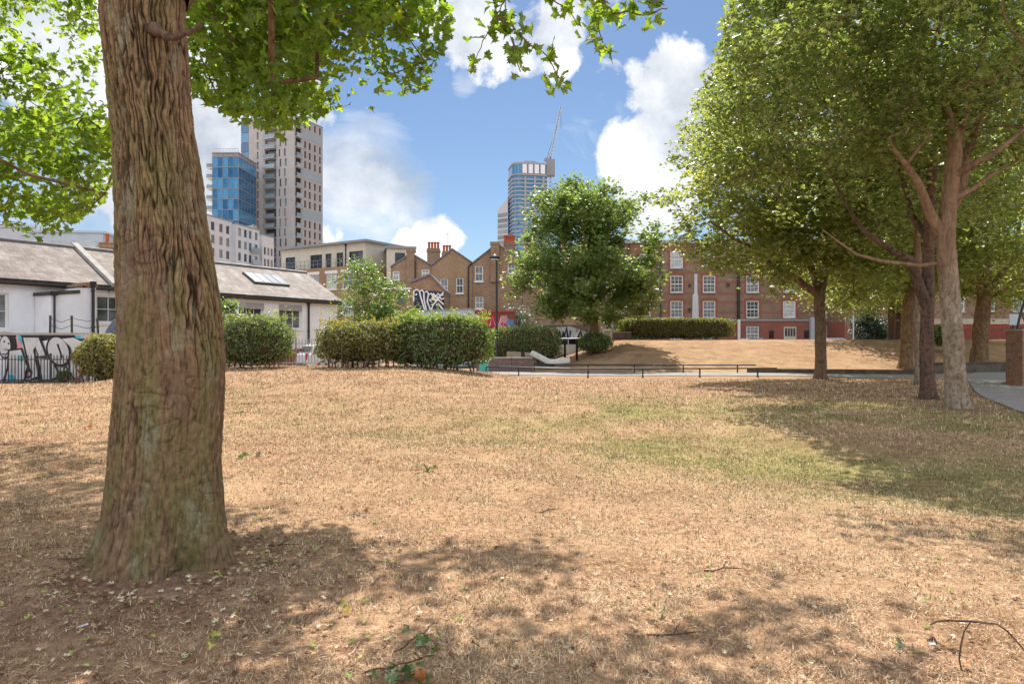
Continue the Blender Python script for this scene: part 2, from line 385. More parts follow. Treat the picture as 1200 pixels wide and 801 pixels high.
# ------------------------------------------------------------------ trees
def pxl(pts, d):
    """pixel polyline -> world points with radius; entries (px, py, r[, dd])"""
    out = []
    for q in pts:
        p = P(q[0], q[1], d+(q[3] if len(q) > 3 else 0)); out.append((p.x, p.y, p.z, q[2]))
    return out
def tree(name, label, cat, skel, blobs, natt, nleaf, lsize, bark, lmat, spread=.5, group=None, keep=None, tmpl=LEAF_KITE, tip=.012,
         seed=1, flare=1.5, root_lobes=5, gap=.12, shell=.35, up=.55, sq=.65, extra_tint=0, nside=14, maxreach=3.2, custom_trunk=None, gfreq=.45):
    rg = np.random.default_rng(seed); rd = random.Random(seed)
    base = Vector(skel[0][0][:3]); nodes, par, rad, fixed = [], [], [], []
    def add(p, pa, r=None):
        nodes.append(np.array(p[:3], float)); par.append(pa); rad.append(r or 0.0); fixed.append(r is not None); return len(nodes)-1
    for li, pl in enumerate(skel):
        pts = [Vector(p[:3]) for p in pl]; rr = [p[3] for p in pl]
        if li == 0: last = add(pts[0], -1, rr[0])
        else:
            A = np.array(nodes); last = int(np.argmin(np.linalg.norm(A-np.array(pts[0]), axis=1)))
        for k in range(len(pts)-1):
            L = (pts[k+1]-pts[k]).length; m = max(1, int(L/.45))
            for j in range(1, m+1):
                t = j/m; p = pts[k].lerp(pts[k+1], t)
                if li: p = p+Vector((rd.gauss(0, .04), rd.gauss(0, .04), rd.gauss(0, .03)))
                last = add(p, last, rr[k]*(1-t)+rr[k+1]*t)
    top = Vector(skel[0][-1][:3]); nsk = len(nodes)
    # attractors through the crown volume, biased to its shell, thinned where the noise makes gaps
    vol = np.array([b[3]*b[4]*b[5] for b in blobs]); cnt = rg.multinomial(natt*4, vol/vol.sum()); att = []
    for b, c in zip(blobs, cnt):
        q = rg.normal(size=(c, 3)); q /= np.linalg.norm(q, axis=1)[:, None]
        q *= (rg.uniform(0, 1, c)**shell)[:, None]
        for v in q:
            lump = 1+.16*noise.noise(Vector(v*1.7)+Vector((seed, 0, 0)))+.1*noise.noise(Vector(v*4)+Vector((0, seed, 0)))
            p = np.array(b[:3])+v*np.array(b[3:6])*lump
            if noise.noise(Vector(p*gfreq)+Vector((seed*3.1, 0, 0))) < -gap-.02: continue
            if keep is not None and not keep(p): continue
            att.append(p)
    rg.shuffle(att); att = att[:natt]
    att.sort(key=lambda p: np.linalg.norm(p-np.array(top)))
    tips = []
    for p in att:
        A = np.array(nodes); st = max(0, int(len(skel[0])*0))
        dv = p-A; dist = np.linalg.norm(dv, axis=1)+.9*np.clip(-dv[:, 2]-.2, 0, None)
        if nsk > 3: dist[:max(1, nsk//12)] += 4
        j = int(np.argmin(dist)); L = np.linalg.norm(p-A[j]); m = max(1, min(7, int(L/.5)))
        pd = A[j]-A[par[j]] if par[j] >= 0 else np.array([0, 0, 1.0]); pd = pd/(np.linalg.norm(pd)+1e-9)
        if keep is not None and L > .8 and not all(keep(A[j]*(1-t)+p*t, True) for t in (.35, .6, .85)): continue
        ctrl = A[j]+pd*L*.25+(p-A[j])*.25+np.array([0, 0, .06*L]); last = j
        for k in range(1, m+1):
            t = k/m; q = (1-t)**2*A[j]+2*t*(1-t)*ctrl+t*t*p
            if k < m: q = q+rg.normal(0, .03, 3)
            last = add(q, last)
        tips.append(last)
    n = len(nodes); kids = [[] for _ in range(n)]
    for i in range(n):
        if par[i] >= 0: kids[par[i]].append(i)
    acc = [0.0]*n; PE = 2.6
    for i in range(n-1, -1, -1):
        r = max(acc[i], tip**PE)**(1/PE) if not fixed[i] else rad[i]
        if not fixed[i]: rad[i] = r
        if par[i] >= 0: acc[par[i]] += rad[i]**PE
    for i in range(n):
        if par[i] >= 0 and rad[i] > rad[par[i]]*.92: rad[i] = rad[par[i]]*.92 if not fixed[i] else rad[i]
    root = thing(name, label, cat, base, 0, group)
    mb = MB(); off = np.array(base)
    done = [False]*n; stack = [(0, None)]
    first = True
    while stack:
        i, pa = stack.pop(); chain = [pa] if pa is not None else []
        cur = i
        while True:
            chain.append(cur); ks = kids[cur]
            if not ks: break
            main = max(ks, key=lambda k: (fixed[k] and k < nsk and fixed[cur] and par[k] == cur and k == cur+1, rad[k]))
            for k in ks:
                if k != main: stack.append((k, cur))
            cur = main
        if len(chain) < 2: continue
        pts = [nodes[c]-off for c in chain]; rr = [rad[c] for c in chain]
        if pa is not None: rr[0] = min(rr[1]*1.15, rad[pa]); 
        if rr[0] < .006: continue
        if first:
            first = False
            if custom_trunk is not None: continue
            # trunk with spreading roots: rings get lobed near the ground
            sub_p, sub_r = [], []
            zs = np.linspace(-.15, .8, 9)
            ft = [k for k in range(len(chain)) if pts[k][2] > 1.0]
            k1 = ft[0]; p0, p1 = Vector(pts[0]), Vector(pts[k1])
            for z in zs:
                t = max(0, z)/max(.01, p1.z); sub_p.append(p0.lerp(p1, t)+Vector((0, 0, min(0, z)))); sub_r.append(rr[0]+(rr[k1]-rr[0])*t)
            allp = sub_p+[Vector(p) for p in pts[k1:]]; allr = sub_r+rr[k1:]
            b0 = len(mb.v); mb.tube(allp, allr, nside, cap=False); ph = rd.uniform(0, 6)
            for k, z in enumerate(zs):
                f = math.exp(-max(0, z)/.22)
                for j in range(nside):
                    a = 2*math.pi*j/nside; v = Vector(mb.v[b0+k*nside+j]); c = allp[k]
                    g = 1+f*(flare-1)*(.55+.45*math.cos(root_lobes*a+ph)+.25*math.cos(3*a+ph*2))
                    mb.v[b0+k*nside+j] = (c.x+(v.x-c.x)*g, c.y+(v.y-c.y)*g, v.z)
            for k in range(b0+len(zs)*nside, len(mb.v)):
                v = Vector(mb.v[k]); w = noise.noise_vector(v*2.2+off_v(base))*.035
                mb.v[k] = tuple(v+w*min(1, 4*allr[0]))
        else:
            mx = max(rr); mb.tube(pts, rr, 10 if mx > .09 else 6 if mx > .03 else 4, cap=False)
    if custom_trunk is None: mb.build('trunk', bark, root, True)
    else:
        tr = custom_trunk(root); mb.build('limbs', bark, root, True)
    # leaves round the tips and along the thin twigs
    T = np.array([nodes[t] for t in tips]); thin = np.array([nodes[i] for i in range(n) if rad[i] < tip*1.6 and not fixed[i]])
    per = int(nleaf*.72/len(T)); sp = spread
    wt = rg.uniform(.4, 1.6, len(T)); k = np.maximum(1, (per*wt).astype(int))
    cidx = np.repeat(np.arange(len(T)), k)
    pos = T[cidx]+rg.normal(size=(len(cidx), 3))*np.array([sp, sp, sp*sq])
    ct = rg.normal(0, .16, len(T))
    ti = .42+ct[cidx]+rg.normal(0, .2, len(cidx))
    p2 = thin[rg.integers(0, len(thin), int(nleaf*.28))]+rg.normal(size=(int(nleaf*.28), 3))*sp*.55
    pos = np.vstack([pos, p2]); ti = np.concatenate([ti, .35+rg.normal(0, .2, len(p2))])
    if keep is not None:
        kk = np.array([keep(p, True) for p in pos]); pos, ti = pos[kk], ti[kk]
    zz = (pos[:, 2]-pos[:, 2].min())/(np.ptp(pos[:, 2])+1e-6)
    leaves('crown', pos-off, lsize, lmat, tmpl, root, up, np.clip(ti+extra_tint, 0, 1))
    return root
def off_v(b): return Vector((b[0]*.37, b[1]*.37, 0))

# ------------------------------------------------------------------ hedges and bushes
def hedge(name, label, cat, c, half, nleaf, lsize, mat, rz=0, power=3.0, shoots=0, shoot_mat=None, stems=9, seed=3, lump=.12, stemh=.16, tmpl=LEAF_OVAL, group=None, core=.84, coremat=None):
    """c = base centre, half = (hx, hy, height); a leafy shell of superellipsoid shape over a dark core and bare stems"""
    rg = np.random.default_rng(seed); rd = random.Random(seed)
    z0 = H(c[0], c[1]); root = thing(name, label, cat, (c[0], c[1], z0), rz, group)
    hx, hy, ht = half; hz = (ht-stemh*.5)/2; zc = ht-hz
    q = rg.normal(size=(int(nleaf*1.5), 3)); q /= (np.sum(np.abs(q)**power, axis=1)**(1/power))[:, None]
    # even out over the long sides
    keepw = rg.uniform(0, 1, len(q)) < np.clip(.35+np.abs(q[:, 1])*.5+np.clip(q[:, 2], 0, 1)*.5, 0, 1); q = q[keepw][:nleaf]
    lum = np.array([1+lump*noise.noise(Vector((v[0]*hx*1.5, v[1]*hy*1.5, v[2]*hz*1.5+seed)))+.1*noise.noise(Vector((v[0]*hx*4, v[1]*hy*4, v[2]*hz*4+seed))) for v in q])
    dep = 1-np.abs(rg.normal(0, .055, len(q)))+(rg.uniform(0, 1, len(q)) < .1)*rg.uniform(0, .1, len(q))
    pos = q*np.array([hx, hy, hz])*(lum*dep)[:, None]; pos[:, 2] += zc
    hole = np.array([noise.noise(Vector(p*2.3)+Vector((seed, 0, 0))) < -.36 for p in pos]) & (rg.uniform(0, 1, len(pos)) < .8); pos = pos[~hole]
    low = pos[:, 2] < stemh*1.2
    pos = pos[~(low & (rg.uniform(0, 1, len(pos)) < .55))]
    nr = pos-np.array([0, 0, zc]); nr /= np.linalg.norm(nr/np.array([hx, hy, hz])**2+1e-9, axis=1)[:, None]*1.0
    nr = (pos-np.array([0, 0, zc]))/np.array([hx, hy, hz])**2; nr /= np.linalg.norm(nr, axis=1)[:, None]+1e-9
    nr[:, 2] += .5; nr /= np.linalg.norm(nr, axis=1)[:, None]
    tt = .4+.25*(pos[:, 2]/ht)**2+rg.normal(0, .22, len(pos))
    if shoots:      # fresh growth standing up from the clipped top
        pp = np.column_stack([rg.uniform(-.95, .95, shoots)*hx, rg.uniform(-.9, .9, shoots)*hy, np.full(shoots, ht*.97)])
        hh = rg.gamma(2.0, .1, shoots); pl = []
        for p, h in zip(pp, hh):
            m = int(5+h*26); t = rg.uniform(0, 1, m); lean = rg.normal(0, .25, 2)
            pl.append(np.column_stack([p[0]+lean[0]*t*h+rg.normal(0, .035, m), p[1]+lean[1]*t*h+rg.normal(0, .035, m), p[2]+t*h]))
        pl = np.vstack(pl); pos = np.vstack([pos, pl]); nr = np.vstack([nr, np.tile([0, 0, 1.0], (len(pl), 1))])
        tt = np.concatenate([np.clip(tt, 0, 1)*.72, np.clip(rg.normal(.9, .08, len(pl)), 0, 1)])
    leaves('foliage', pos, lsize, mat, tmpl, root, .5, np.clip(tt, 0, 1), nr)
    # solid dark core standing in for the shade among the inner twigs
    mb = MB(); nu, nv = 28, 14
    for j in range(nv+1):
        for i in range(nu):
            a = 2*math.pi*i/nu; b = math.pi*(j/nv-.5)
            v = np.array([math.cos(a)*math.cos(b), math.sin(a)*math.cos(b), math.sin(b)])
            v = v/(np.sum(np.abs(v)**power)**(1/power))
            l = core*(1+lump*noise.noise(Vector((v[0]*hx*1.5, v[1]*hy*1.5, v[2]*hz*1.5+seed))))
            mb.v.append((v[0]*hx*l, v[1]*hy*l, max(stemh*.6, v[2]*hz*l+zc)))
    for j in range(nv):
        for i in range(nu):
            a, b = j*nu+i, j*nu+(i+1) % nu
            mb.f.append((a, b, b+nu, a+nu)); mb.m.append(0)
    mb.build('shaded_core', coremat or M['core'], root, True)
    for k in range(stems):
        x = rd.uniform(-.85, .85)*hx; y = rd.uniform(-.8, .5)*hy; sb = MB()
        p = [(x, y, -.1), (x+rd.uniform(-.1,.1), y+rd.uniform(-.08,.08), stemh*.6), (x+rd.uniform(-.3,.3), y+rd.uniform(-.2,.2), stemh+ht*.25), (x+rd.uniform(-.4,.4), y-.1, ht*.6)]
        sb.tube(p, [.035,.03,.022,.012], 6); sb.build('stem', M['twig'], root, True)
    return root

# ------------------------------------------------------------------ building helpers
def facade(mb, w, h, ops, y=0.0, rev=.14, x0=0.0, z0=0.0, mi=0):
    xs = sorted({x0, x0+w} | {o[0] for o in ops} | {o[2] for o in ops}); zs = sorted({z0, z0+h} | {o[1] for o in ops} | {o[3] for o in ops})
    xs = [x for x in xs if x0-1e-6 <= x <= x0+w+1e-6]; zs = [z for z in zs if z0-1e-6 <= z <= z0+h+1e-6]
    for i in range(len(xs)-1):
        for j in range(len(zs)-1):
            cx, cz = (xs[i]+xs[i+1])/2, (zs[j]+zs[j+1])/2
            if any(o[0] < cx < o[2] and o[1] < cz < o[3] for o in ops): continue
            mb.poly([(xs[i],y,zs[j]), (xs[i+1],y,zs[j]), (xs[i+1],y,zs[j+1]), (xs[i],y,zs[j+1])], mi)
    for (a, b, c, d) in ops:
        mb.poly([(a,y,b),(a,y,d),(a,y+rev,d),(a,y+rev,b)], mi); mb.poly([(c,y,b),(c,y+rev,b),(c,y+rev,d),(c,y,d)], mi)
        mb.poly([(a,y,d),(c,y,d),(c,y+rev,d),(a,y+rev,d)], mi); mb.poly([(a,y,b),(a,y+rev,b),(c,y+rev,b),(c,y,b)], mi)
_wc = {}
def window(parent, x, z, w, h, style='sash', y=.1, frame=None, pane=None, sill=None, rz=0.0, cols=2, rows=2, fw=.07, name='window'):
    """frame + glazing bars (one mesh) with pane (and sill) as children; copies share meshes"""
    frame = frame or M['white_paint']; pane = pane or M['pane']
    key = (round(w, 3), round(h, 3), style, frame.name, pane.name, sill.name if sill else '', cols, rows, fw, name)
    if key not in _wc:
        mb = MB()
        mb.box((0,0,0), (fw,.07,h)); mb.box((w-fw,0,0), (w,.07,h)); mb.box((fw,0,0), (w-fw,.07,fw)); mb.box((fw,0,h-fw), (w-fw,.07,h))
        iw, ih = w-2*fw, h-2*fw; bt = fw*.36
        for k in range(1, cols):
            xx = fw+iw*k/cols; mb.box((xx-bt/2,.012,fw), (xx+bt/2,.058,h-fw))
        for k in range(1, rows):
            zz = fw+ih*k/rows; t = fw*.45 if (style == 'sash' and k == rows//2) else bt/2
            mb.box((fw,.005,zz-t), (w-fw,.064,zz+t))
        f = mb.mesh(name, frame)
        pb = MB(); pb.box((fw*.5,.075,fw*.5), (w-fw*.5,.09,h-fw*.5)); p = pb.mesh('pane', pane)
        s = None
        if sill:
            q = MB(); q.box((-.08,-.2,-.13), (w+.08,.06,-.003)); s = q.mesh('sill', sill)
        _wc[key] = (f, p, s)
    f, p, s = _wc[key]
    o = bpy.data.objects.new(name, f); COL.objects.link(o); o.parent = parent; o.location = (x, y, z) if rz == 0 else (x, y, z); o.rotation_euler = (0, 0, rz)
    for nm, me in (('pane', p), ('sill', s)):
        if me:
            c = bpy.data.objects.new(nm, me); COL.objects.link(c); c.parent = o
    return o
def pipe(parent, x, z0, z1, mat=None, r=.06, y=-.09, name='drainpipe'):
    mb = MB(); mb.tube([(x,y,z0),(x,y,z1)], r, 8)
    for k in range(int((z1-z0)/1.8)+1): mb.tube([(x,y,z0+.3+k*1.8),(x,y,z0+.38+k*1.8)], r*1.35, 8)
    mb.box((x-.12,y-.1,z1), (x+.12,y+.09,z1+.2))
    return mb.build(name, mat or M['black'], parent)
def chimney(parent, x, y, z, w, d, h, npots, brick, name='chimney'):
    mb = MB(); mb.box((x-w/2,y-d/2,z), (x+w/2,y+d/2,z+h)); mb.box((x-w/2-.07,y-d/2-.07,z+h-.3), (x+w/2+.07,y+d/2+.07,z+h-.1)); mb.box((x-w/2-.04,y-d/2-.04,z+h+.002), (x+w/2+.04,y+d/2+.04,z+h+.08))
    o = mb.build(name, brick, parent)
    for k in range(npots):
        q = MB(); px = x-w/2+w*(k+.5)/npots
        q.lathe([(.16,0),(.13,.1),(.12,.55),(.16,.6),(.16,.72),(.11,.75)], 10, 0, (px, y, z+h+.08)); q.build('chimney_pot', M['pot'], o, True)
    return o
# ------------------------------------------------------------------ ground
xs = np.concatenate([[-900,-500,-300,-180,-110,-70,-52], np.arange(-42,-9,.7), np.arange(-9,9,.12), np.arange(9,46,.7), [50,58,70,90,120,180,300,500,900]])
ys = np.concatenate([[-200,-90,-45,-22,-12,-6,-3,-1,.3], np.arange(1.2,15,.12), np.arange(15,66,.55), [68,72,78,86,100,130,180,260,400,650,1000]])
nx, ny = len(xs), len(ys)
HZ = np.array([[H(x, y) for x in xs] for y in ys])
def Hv(x, y):
    i = np.clip(np.searchsorted(xs, x)-1, 0, nx-2); j = np.clip(np.searchsorted(ys, y)-1, 0, ny-2)
    u = (x-xs[i])/(xs[i+1]-xs[i]); v = (y-ys[j])/(ys[j+1]-ys[j])
    return (HZ[j,i]*(1-u)+HZ[j,i+1]*u)*(1-v)+(HZ[j+1,i]*(1-u)+HZ[j+1,i+1]*u)*v
def greenness(x, y):
    g = math.exp(-(segdist(x, y, SW)/2.7)**2)*(.35+.65*sstep(-4, 1.5, x)) if y < 26 else 0
    g = max(g, .95*math.exp(-(segdist(x, y, [(3,17),(9,15.5),(12.5,12)])/3.2)**2)*(1 if x > 2 else .5))
    g = max(g, .35*math.exp(-(((x-13)/5)**2+((y-40)/2.5)**2)))
    if y > 34: g = max(g, .5*sstep(35, 38, y)*sstep(60, 50, y)*max(0, .35+noise.noise(Vector((x*.16, y*.22, 2)))))
    return g*(.74+.8*noise.noise(Vector((x*.55, y*.55, 4)))+.35*noise.noise(Vector((x*1.9, y*1.9, 7))))
SOIL = [(-4.5,5.5,2.2,.35),(-2.45,4.4,1.5,.75), (10.8,16.2,1.5,.8), (11.65,18.9,1.4,.8), (14,21.5,3.2,.6), (14,29.6,1.2,.5), (21.5,37,3,.6), (26,37,3,.6), (5.4,44,2.5,.6), (-4.6,3.0,1.6,.5), (23,47,5,.55)]
def soilness(x, y):
    s = 0
    for (cx, cy, r, a) in SOIL: s = max(s, a*math.exp(-((x-cx)**2+(y-cy)**2)/(r*r)))
    for (p, q, r) in ((( -11.5,26.6),(-1.0,28.2),1.0), ((4.5,50),(15.5,50),1.0)):
        s = max(s, .8*math.exp(-(segdist(x, y, [p, q])/r)**2))
    return s
V = np.array([(x, y, HZ[j, i]) for j, y in enumerate(ys) for i, x in enumerate(xs)])
ii, jj = np.meshgrid(np.arange(nx-1), np.arange(ny-1)); a = (jj*nx+ii).ravel()
me = raw_mesh('ground', V, np.column_stack([a, a+1, a+nx+1, a+nx]), bpy.data.materials.new('dry_grass'))
me.polygons.foreach_set('use_smooth', [True]*len(me.polygons))
gr = np.array([max(0, greenness(x, y)) if (abs(x) < 45 and 0 < y < 66) else 0 for y in ys for x in xs]); so = np.array([soilness(x, y) if (abs(x) < 45 and 0 < y < 66) else 0 for y in ys for x in xs])
for nm, arr in (('green', gr), ('soil', so)):
    at = me.attributes.new(nm, 'FLOAT', 'POINT'); at.data.foreach_set('value', arr.astype(np.float32))
ground = bpy.data.objects.new('ground', me); COL.objects.link(ground); tag(ground, kind='structure')
m = me.materials[0]; m.use_nodes = True; nt = m.node_tree; b = nt.nodes['Principled BSDF']
f1 = noise_n(nt, 14, 8, .75); f2 = noise_n(nt, .5, 5, .6); f3 = noise_n(nt, 3.2, 6, .7, off=(5,2,0)); f4 = noise_n(nt, 55, 3, .7)
c = ramp(nt, f1, [(.28, (.1,.058,.034)), (.44, (.32,.19,.115)), (.6, (.52,.335,.205)), (.76, (.73,.54,.36))])
c = mixc(nt, mth(nt, 'MULTIPLY', ramp(nt, f3, [(.42, (0,0,0)), (.7, (1,1,1))]), .55), c, (.38,.22,.135))
c = mixc(nt, mth(nt, 'MULTIPLY', ramp(nt, f2, [(.4, (0,0,0)), (.66, (1,1,1))]), .45), c, (.5,.35,.21))
ga = N(nt, 'ShaderNodeAttribute', attribute_name='green'); sa = N(nt, 'ShaderNodeAttribute', attribute_name='soil')
gcol = ramp(nt, f1, [(.3, (.13,.13,.045)), (.5, (.29,.24,.1)), (.72, (.46,.37,.18))])
gm = mth(nt, 'MULTIPLY', mth(nt, 'MULTIPLY_ADD', f3, 1.3, mth(nt, 'SUBTRACT', ga.outputs['Fac'], .62)), 2.2, clamp=True)
c = mixc(nt, mth(nt, 'MULTIPLY', mth(nt, 'MULTIPLY', gm, ga.outputs['Fac'], clamp=True), 1.0), c, gcol)
scol = ramp(nt, mth(nt, 'ADD', mth(nt, 'MULTIPLY', f1, .55), mth(nt, 'MULTIPLY', f4, .45)), [(.32, (.07,.042,.032)), (.5, (.2,.125,.095)), (.62, (.33,.225,.175)), (.75, (.5,.38,.3))])
sm = mth(nt, 'MULTIPLY', mth(nt, 'ADD', sa.outputs['Fac'], mth(nt, 'MULTIPLY', mth(nt, 'SUBTRACT', f3, .5), 1.2)), sa.outputs['Fac'], clamp=True)
c = mixc(nt, mth(nt, 'MULTIPLY', sm, 1.3, clamp=True), c, scol)
f6 = noise_n(nt, 1.1, 7, .72, off=(9,4,0)); c = mixc(nt, 1.0, c, ramp(nt, f6, [(.33, (.66,.62,.58)), (.5, (.97,.97,.97)), (.66, (1.18,1.17,1.15))]), 'MULTIPLY')
nt.links.new(c, b.inputs['Base Color']); b.inputs['Roughness'].default_value = 1; b.inputs['Specular IOR Level'].default_value = .05
bump(nt, b, mth(nt, 'ADD', f4, mth(nt, 'MULTIPLY', f1, 1.5)), .55, .03)

# dry mown blades, dense close by
def vnoise(x, y, s, k=0):
    x, y = x*s, y*s; ix, iy = np.floor(x), np.floor(y); u, v = x-ix, y-iy; u = u*u*(3-2*u); v = v*v*(3-2*v)
    h = lambda a_, b_: np.modf(np.abs(np.sin(a_*127.1+b_*311.7+k*74.7)*43758.5453))[0]*2-1
    return (h(ix, iy)*(1-u)+h(ix+1, iy)*u)*(1-v)+(h(ix, iy+1)*(1-u)+h(ix+1, iy+1)*u)*v
GG, SS = gr.reshape(ny, nx), so.reshape(ny, nx)
def gridv(Z, x, y):
    i = np.clip(np.searchsorted(xs, x)-1, 0, nx-2); j = np.clip(np.searchsorted(ys, y)-1, 0, ny-2)
    u = (x-xs[i])/(xs[i+1]-xs[i]); v = (y-ys[j])/(ys[j+1]-ys[j])
    return (Z[j,i]*(1-u)+Z[j,i+1]*u)*(1-v)+(Z[j+1,i]*(1-u)+Z[j+1,i+1]*u)*v
def blades(name, n, d0, d1, seed):
    rg = np.random.default_rng(seed)
    d = d0*(d1/d0)**(rg.uniform(0, 1, n)**.95); x = rg.uniform(-1, 1, n)*(.82*d+.6)
    pz = gridv(SS, x, d)
    clump = vnoise(x, d, 3.1, 1)+.7*vnoise(x, d, 9, 2)+.6*vnoise(x, d, 23, 3); big_ = vnoise(x, d, .7, 4)
    s = (np.hypot(x+2.45, d-4.83) > .6) & (rg.uniform(0, 1, n) > pz*.95) & (rg.uniform(0, 1, n) < .75+.35*clump)
    s &= ~((d > 29.6) & (x > -2.5))
    s &= ~((x > 11.2+.52*(d-13)) & (d > 12.5))
    s &= rg.uniform(0, 1, n) < np.clip((d1-d)/6, 0, 1)
    x, d, pz, clump, big_ = x[s], d[s], pz[s], clump[s], big_[s]; n = len(x)
    z = Hv(x, d); L = (.02+.0021*np.minimum(d, 22))*rg.uniform(.4, 1.7, n)*(1+.35*np.clip(clump, -.8, 1.2)); w = .0016+.0008*d
    isg = rg.uniform(0, 1, n) < np.clip(.03+.48*gridv(GG, x, d)+.12*(clump > 1.2), 0, .9)
    tint = np.clip(rg.normal(.4+.12*clump+.07*big_, .22, n), 0, .69); tint[isg] = rg.uniform(.73, 1, isg.sum())
    L[isg] *= 1.15
    az = rg.uniform(0, 2*np.pi, n); ti = np.clip(rg.normal(1.08, .36, n), .1, 1.55); ti[isg] *= .75
    t = np.column_stack([np.cos(az)*np.sin(ti), np.sin(az)*np.sin(ti), np.cos(ti)]); sd = np.column_stack([-np.sin(az), np.cos(az), rg.normal(0, .3, n)])
    p = np.column_stack([x, d, z-.003])
    Vv = np.stack([p-sd*(w/2)[:, None], p+sd*(w/2)[:, None], p+t*L[:, None]+np.column_stack([np.zeros(n), np.zeros(n), -.1*L])], 1).reshape(-1, 3)
    o = bpy.data.objects.new(name, raw_mesh(name, Vv, np.arange(n*3).reshape(n, 3), GRASS, np.repeat(tint, 3))); COL.objects.link(o)
    return tag(o, 'short straw coloured parched grass covering the park ground', 'grass', kind='stuff')
GRASS = attrmat('parched_grass_blade', [(0, (.04,.024,.017)), (.19, (.17,.1,.06)), (.38, (.48,.295,.172)), (.55, (.68,.475,.3)), (.69, (.88,.71,.5)), (.73, (.3,.3,.1)), (.86, (.18,.22,.06)), (1, (.11,.17,.04))], .9)
blades('dry_grass', 950000, 2.1, 34, 5)
def straw(n, seed):
    rg = np.random.default_rng(seed); d = 2.1*(9/2.1)**(rg.uniform(0, 1, n)); x = rg.uniform(-1, 1, n)*(.82*d+.5)
    k = (np.hypot(x+2.45, d-4.83) > .62) & (rg.uniform(0, 1, n) < .45+.5*vnoise(x, d, 2.3, 9)+.3*vnoise(x, d, 8, 8)); x, d = x[k], d[k]; n = len(x)
    L = rg.uniform(.025, .065, n); w = rg.uniform(.0016, .003, n)*(1+.1*d); az = rg.uniform(0, 2*np.pi, n); ti = np.clip(rg.normal(1.42, .16, n), .7, 1.6)
    t = np.column_stack([np.cos(az)*np.sin(ti), np.sin(az)*np.sin(ti), np.cos(ti)]); sd = np.column_stack([-np.sin(az), np.cos(az), rg.normal(0, .3, n)])
    p = np.column_stack([x, d, Hv(x, d)+rg.uniform(.004, .018, n)]); tint = np.where(rg.uniform(0, 1, n) < .36, rg.uniform(0, .16, n), rg.uniform(.5, .69, n))
    Vv = np.stack([p-sd*(w/2)[:, None], p+sd*(w/2)[:, None], p+t*L[:, None]], 1).reshape(-1, 3)
    o = bpy.data.objects.new('dry_straw', raw_mesh('dry_straw', Vv, np.arange(n*3).reshape(n, 3), GRASS, np.repeat(tint, 3))); COL.objects.link(o)
    tag(o, 'loose pale and dark straw lying over the parched grass', 'straw', kind='stuff')
straw(70000, 17)

# fallen leaf litter: too many bits to count
def litter():
    rg = np.random.default_rng(11); n = 2600
    d = 2.3*(15/2.3)**rg.uniform(0, 1, n); x = rg.uniform(-1, 1, n)*(.8*d+.3)
    d[:1100] = rg.normal(4.2, 1.1, 1100).clip(2.2, 9); x[:1100] = rg.normal(-2.5, 1.3, 1100)
    a_ = rg.uniform(0, 2*np.pi, 420); r_ = .5+np.abs(rg.normal(0, .22, 420)); x[1100:1520] = -2.45+r_*np.cos(a_); d[1100:1520] = 4.83+r_*np.sin(a_)
    s = (np.hypot(x+2.45, d-4.83) > .47); x, d = x[s], d[s]; n = len(x)
    pos = np.column_stack([x, d, Hv(x, d)+.018])
    o = leaves('leaf_litter', pos, .038, LITTER, LEAF_TRI, None, .72, np.clip(rg.uniform(0, 1, n), 0, 1))
    tag(o, 'small dry leaf scraps scattered over the parched grass', 'leaf litter', kind='stuff')
LITTER = attrmat('dry_leaf_scraps', [(0, (.09,.05,.03)), (.3, (.28,.14,.07)), (.55, (.52,.36,.22)), (.78, (.68,.58,.42)), (.9, (.4,.42,.1)), (1, (.2,.28,.06))], .8)
litter()

# ------------------------------------------------------------------ paths and edging
M['path'] = pmat('pale_tarmac', (.33,.31,.295), (.25,.235,.22), 1.5, .95, .25)
M['street'] = pmat('asphalt', (.06,.06,.062), (.045,.045,.047), 1.2, .95, .2)
def strip(name, pts, w, mat, dz=.03, n=90, th=.12):
    L = [0]
    for a_, b_ in zip(pts[:-1], pts[1:]): L.append(L[-1]+math.dist(a_, b_))
    def at(s):
        for k in range(len(L)-1):
            if s <= L[k+1] or k == len(L)-2:
                t = (s-L[k])/(L[k+1]-L[k]); p0 = pts[max(0, k-1)]; p1, p2 = pts[k], pts[k+1]; p3 = pts[min(len(pts)-1, k+2)]
                f = lambda i: .5*(2*p1[i]+(p2[i]-p0[i])*t+(2*p0[i]-5*p1[i]+4*p2[i]-p3[i])*t*t+(3*p1[i]-p0[i]-3*p2[i]+p3[i])*t**3)
                return f(0), f(1)
    mb = MB(); Q = [at(L[-1]*k/n) for k in range(n+1)]; m_ = 8
    rows = []
    for k in range(n+1):
        a_, b_ = Q[max(0, k-1)], Q[min(n, k+1)]; dx, dy = b_[0]-a_[0], b_[1]-a_[1]; l = math.hypot(dx, dy)
        zc = max(H(Q[k][0]-dy/l*w*q, Q[k][1]+dx/l*w*q) for q in (-.5,-.25,0,.25,.5))
        rows.append([(Q[k][0]-dy/l*w*(j/m_-.5), Q[k][1]+dx/l*w*(j/m_-.5), zc+dz) for j in range(m_+1)])
    for k in range(n):
        for j in range(m_): mb.poly([rows[k][j], rows[k+1][j], rows[k+1][j+1], rows[k][j+1]])
        for j in (0, m_):
            A, B = rows[k][j], rows[k+1][j]; mb.poly([A, B, (B[0], B[1], B[2]-th), (A[0], A[1], A[2]-th)])
    o = mb.build(name, mat); return tag(o, kind='structure')
strip('path', [(-5.5,41),(-3,37.2),(0.5,34.4),(5,33.6),(12,33.4),(17,31.5),(22,29.5)], 3.1, M['path'])
strip('footpath', [(12.5,14),(15.2,19.5),(18.6,25),(22.5,31),(28,38)], 3.0, M['path'], .035)
o = strip('street', [(-40,64),(0,64),(30,65),(90,66)], 7.5, M['street'], .05, 60)
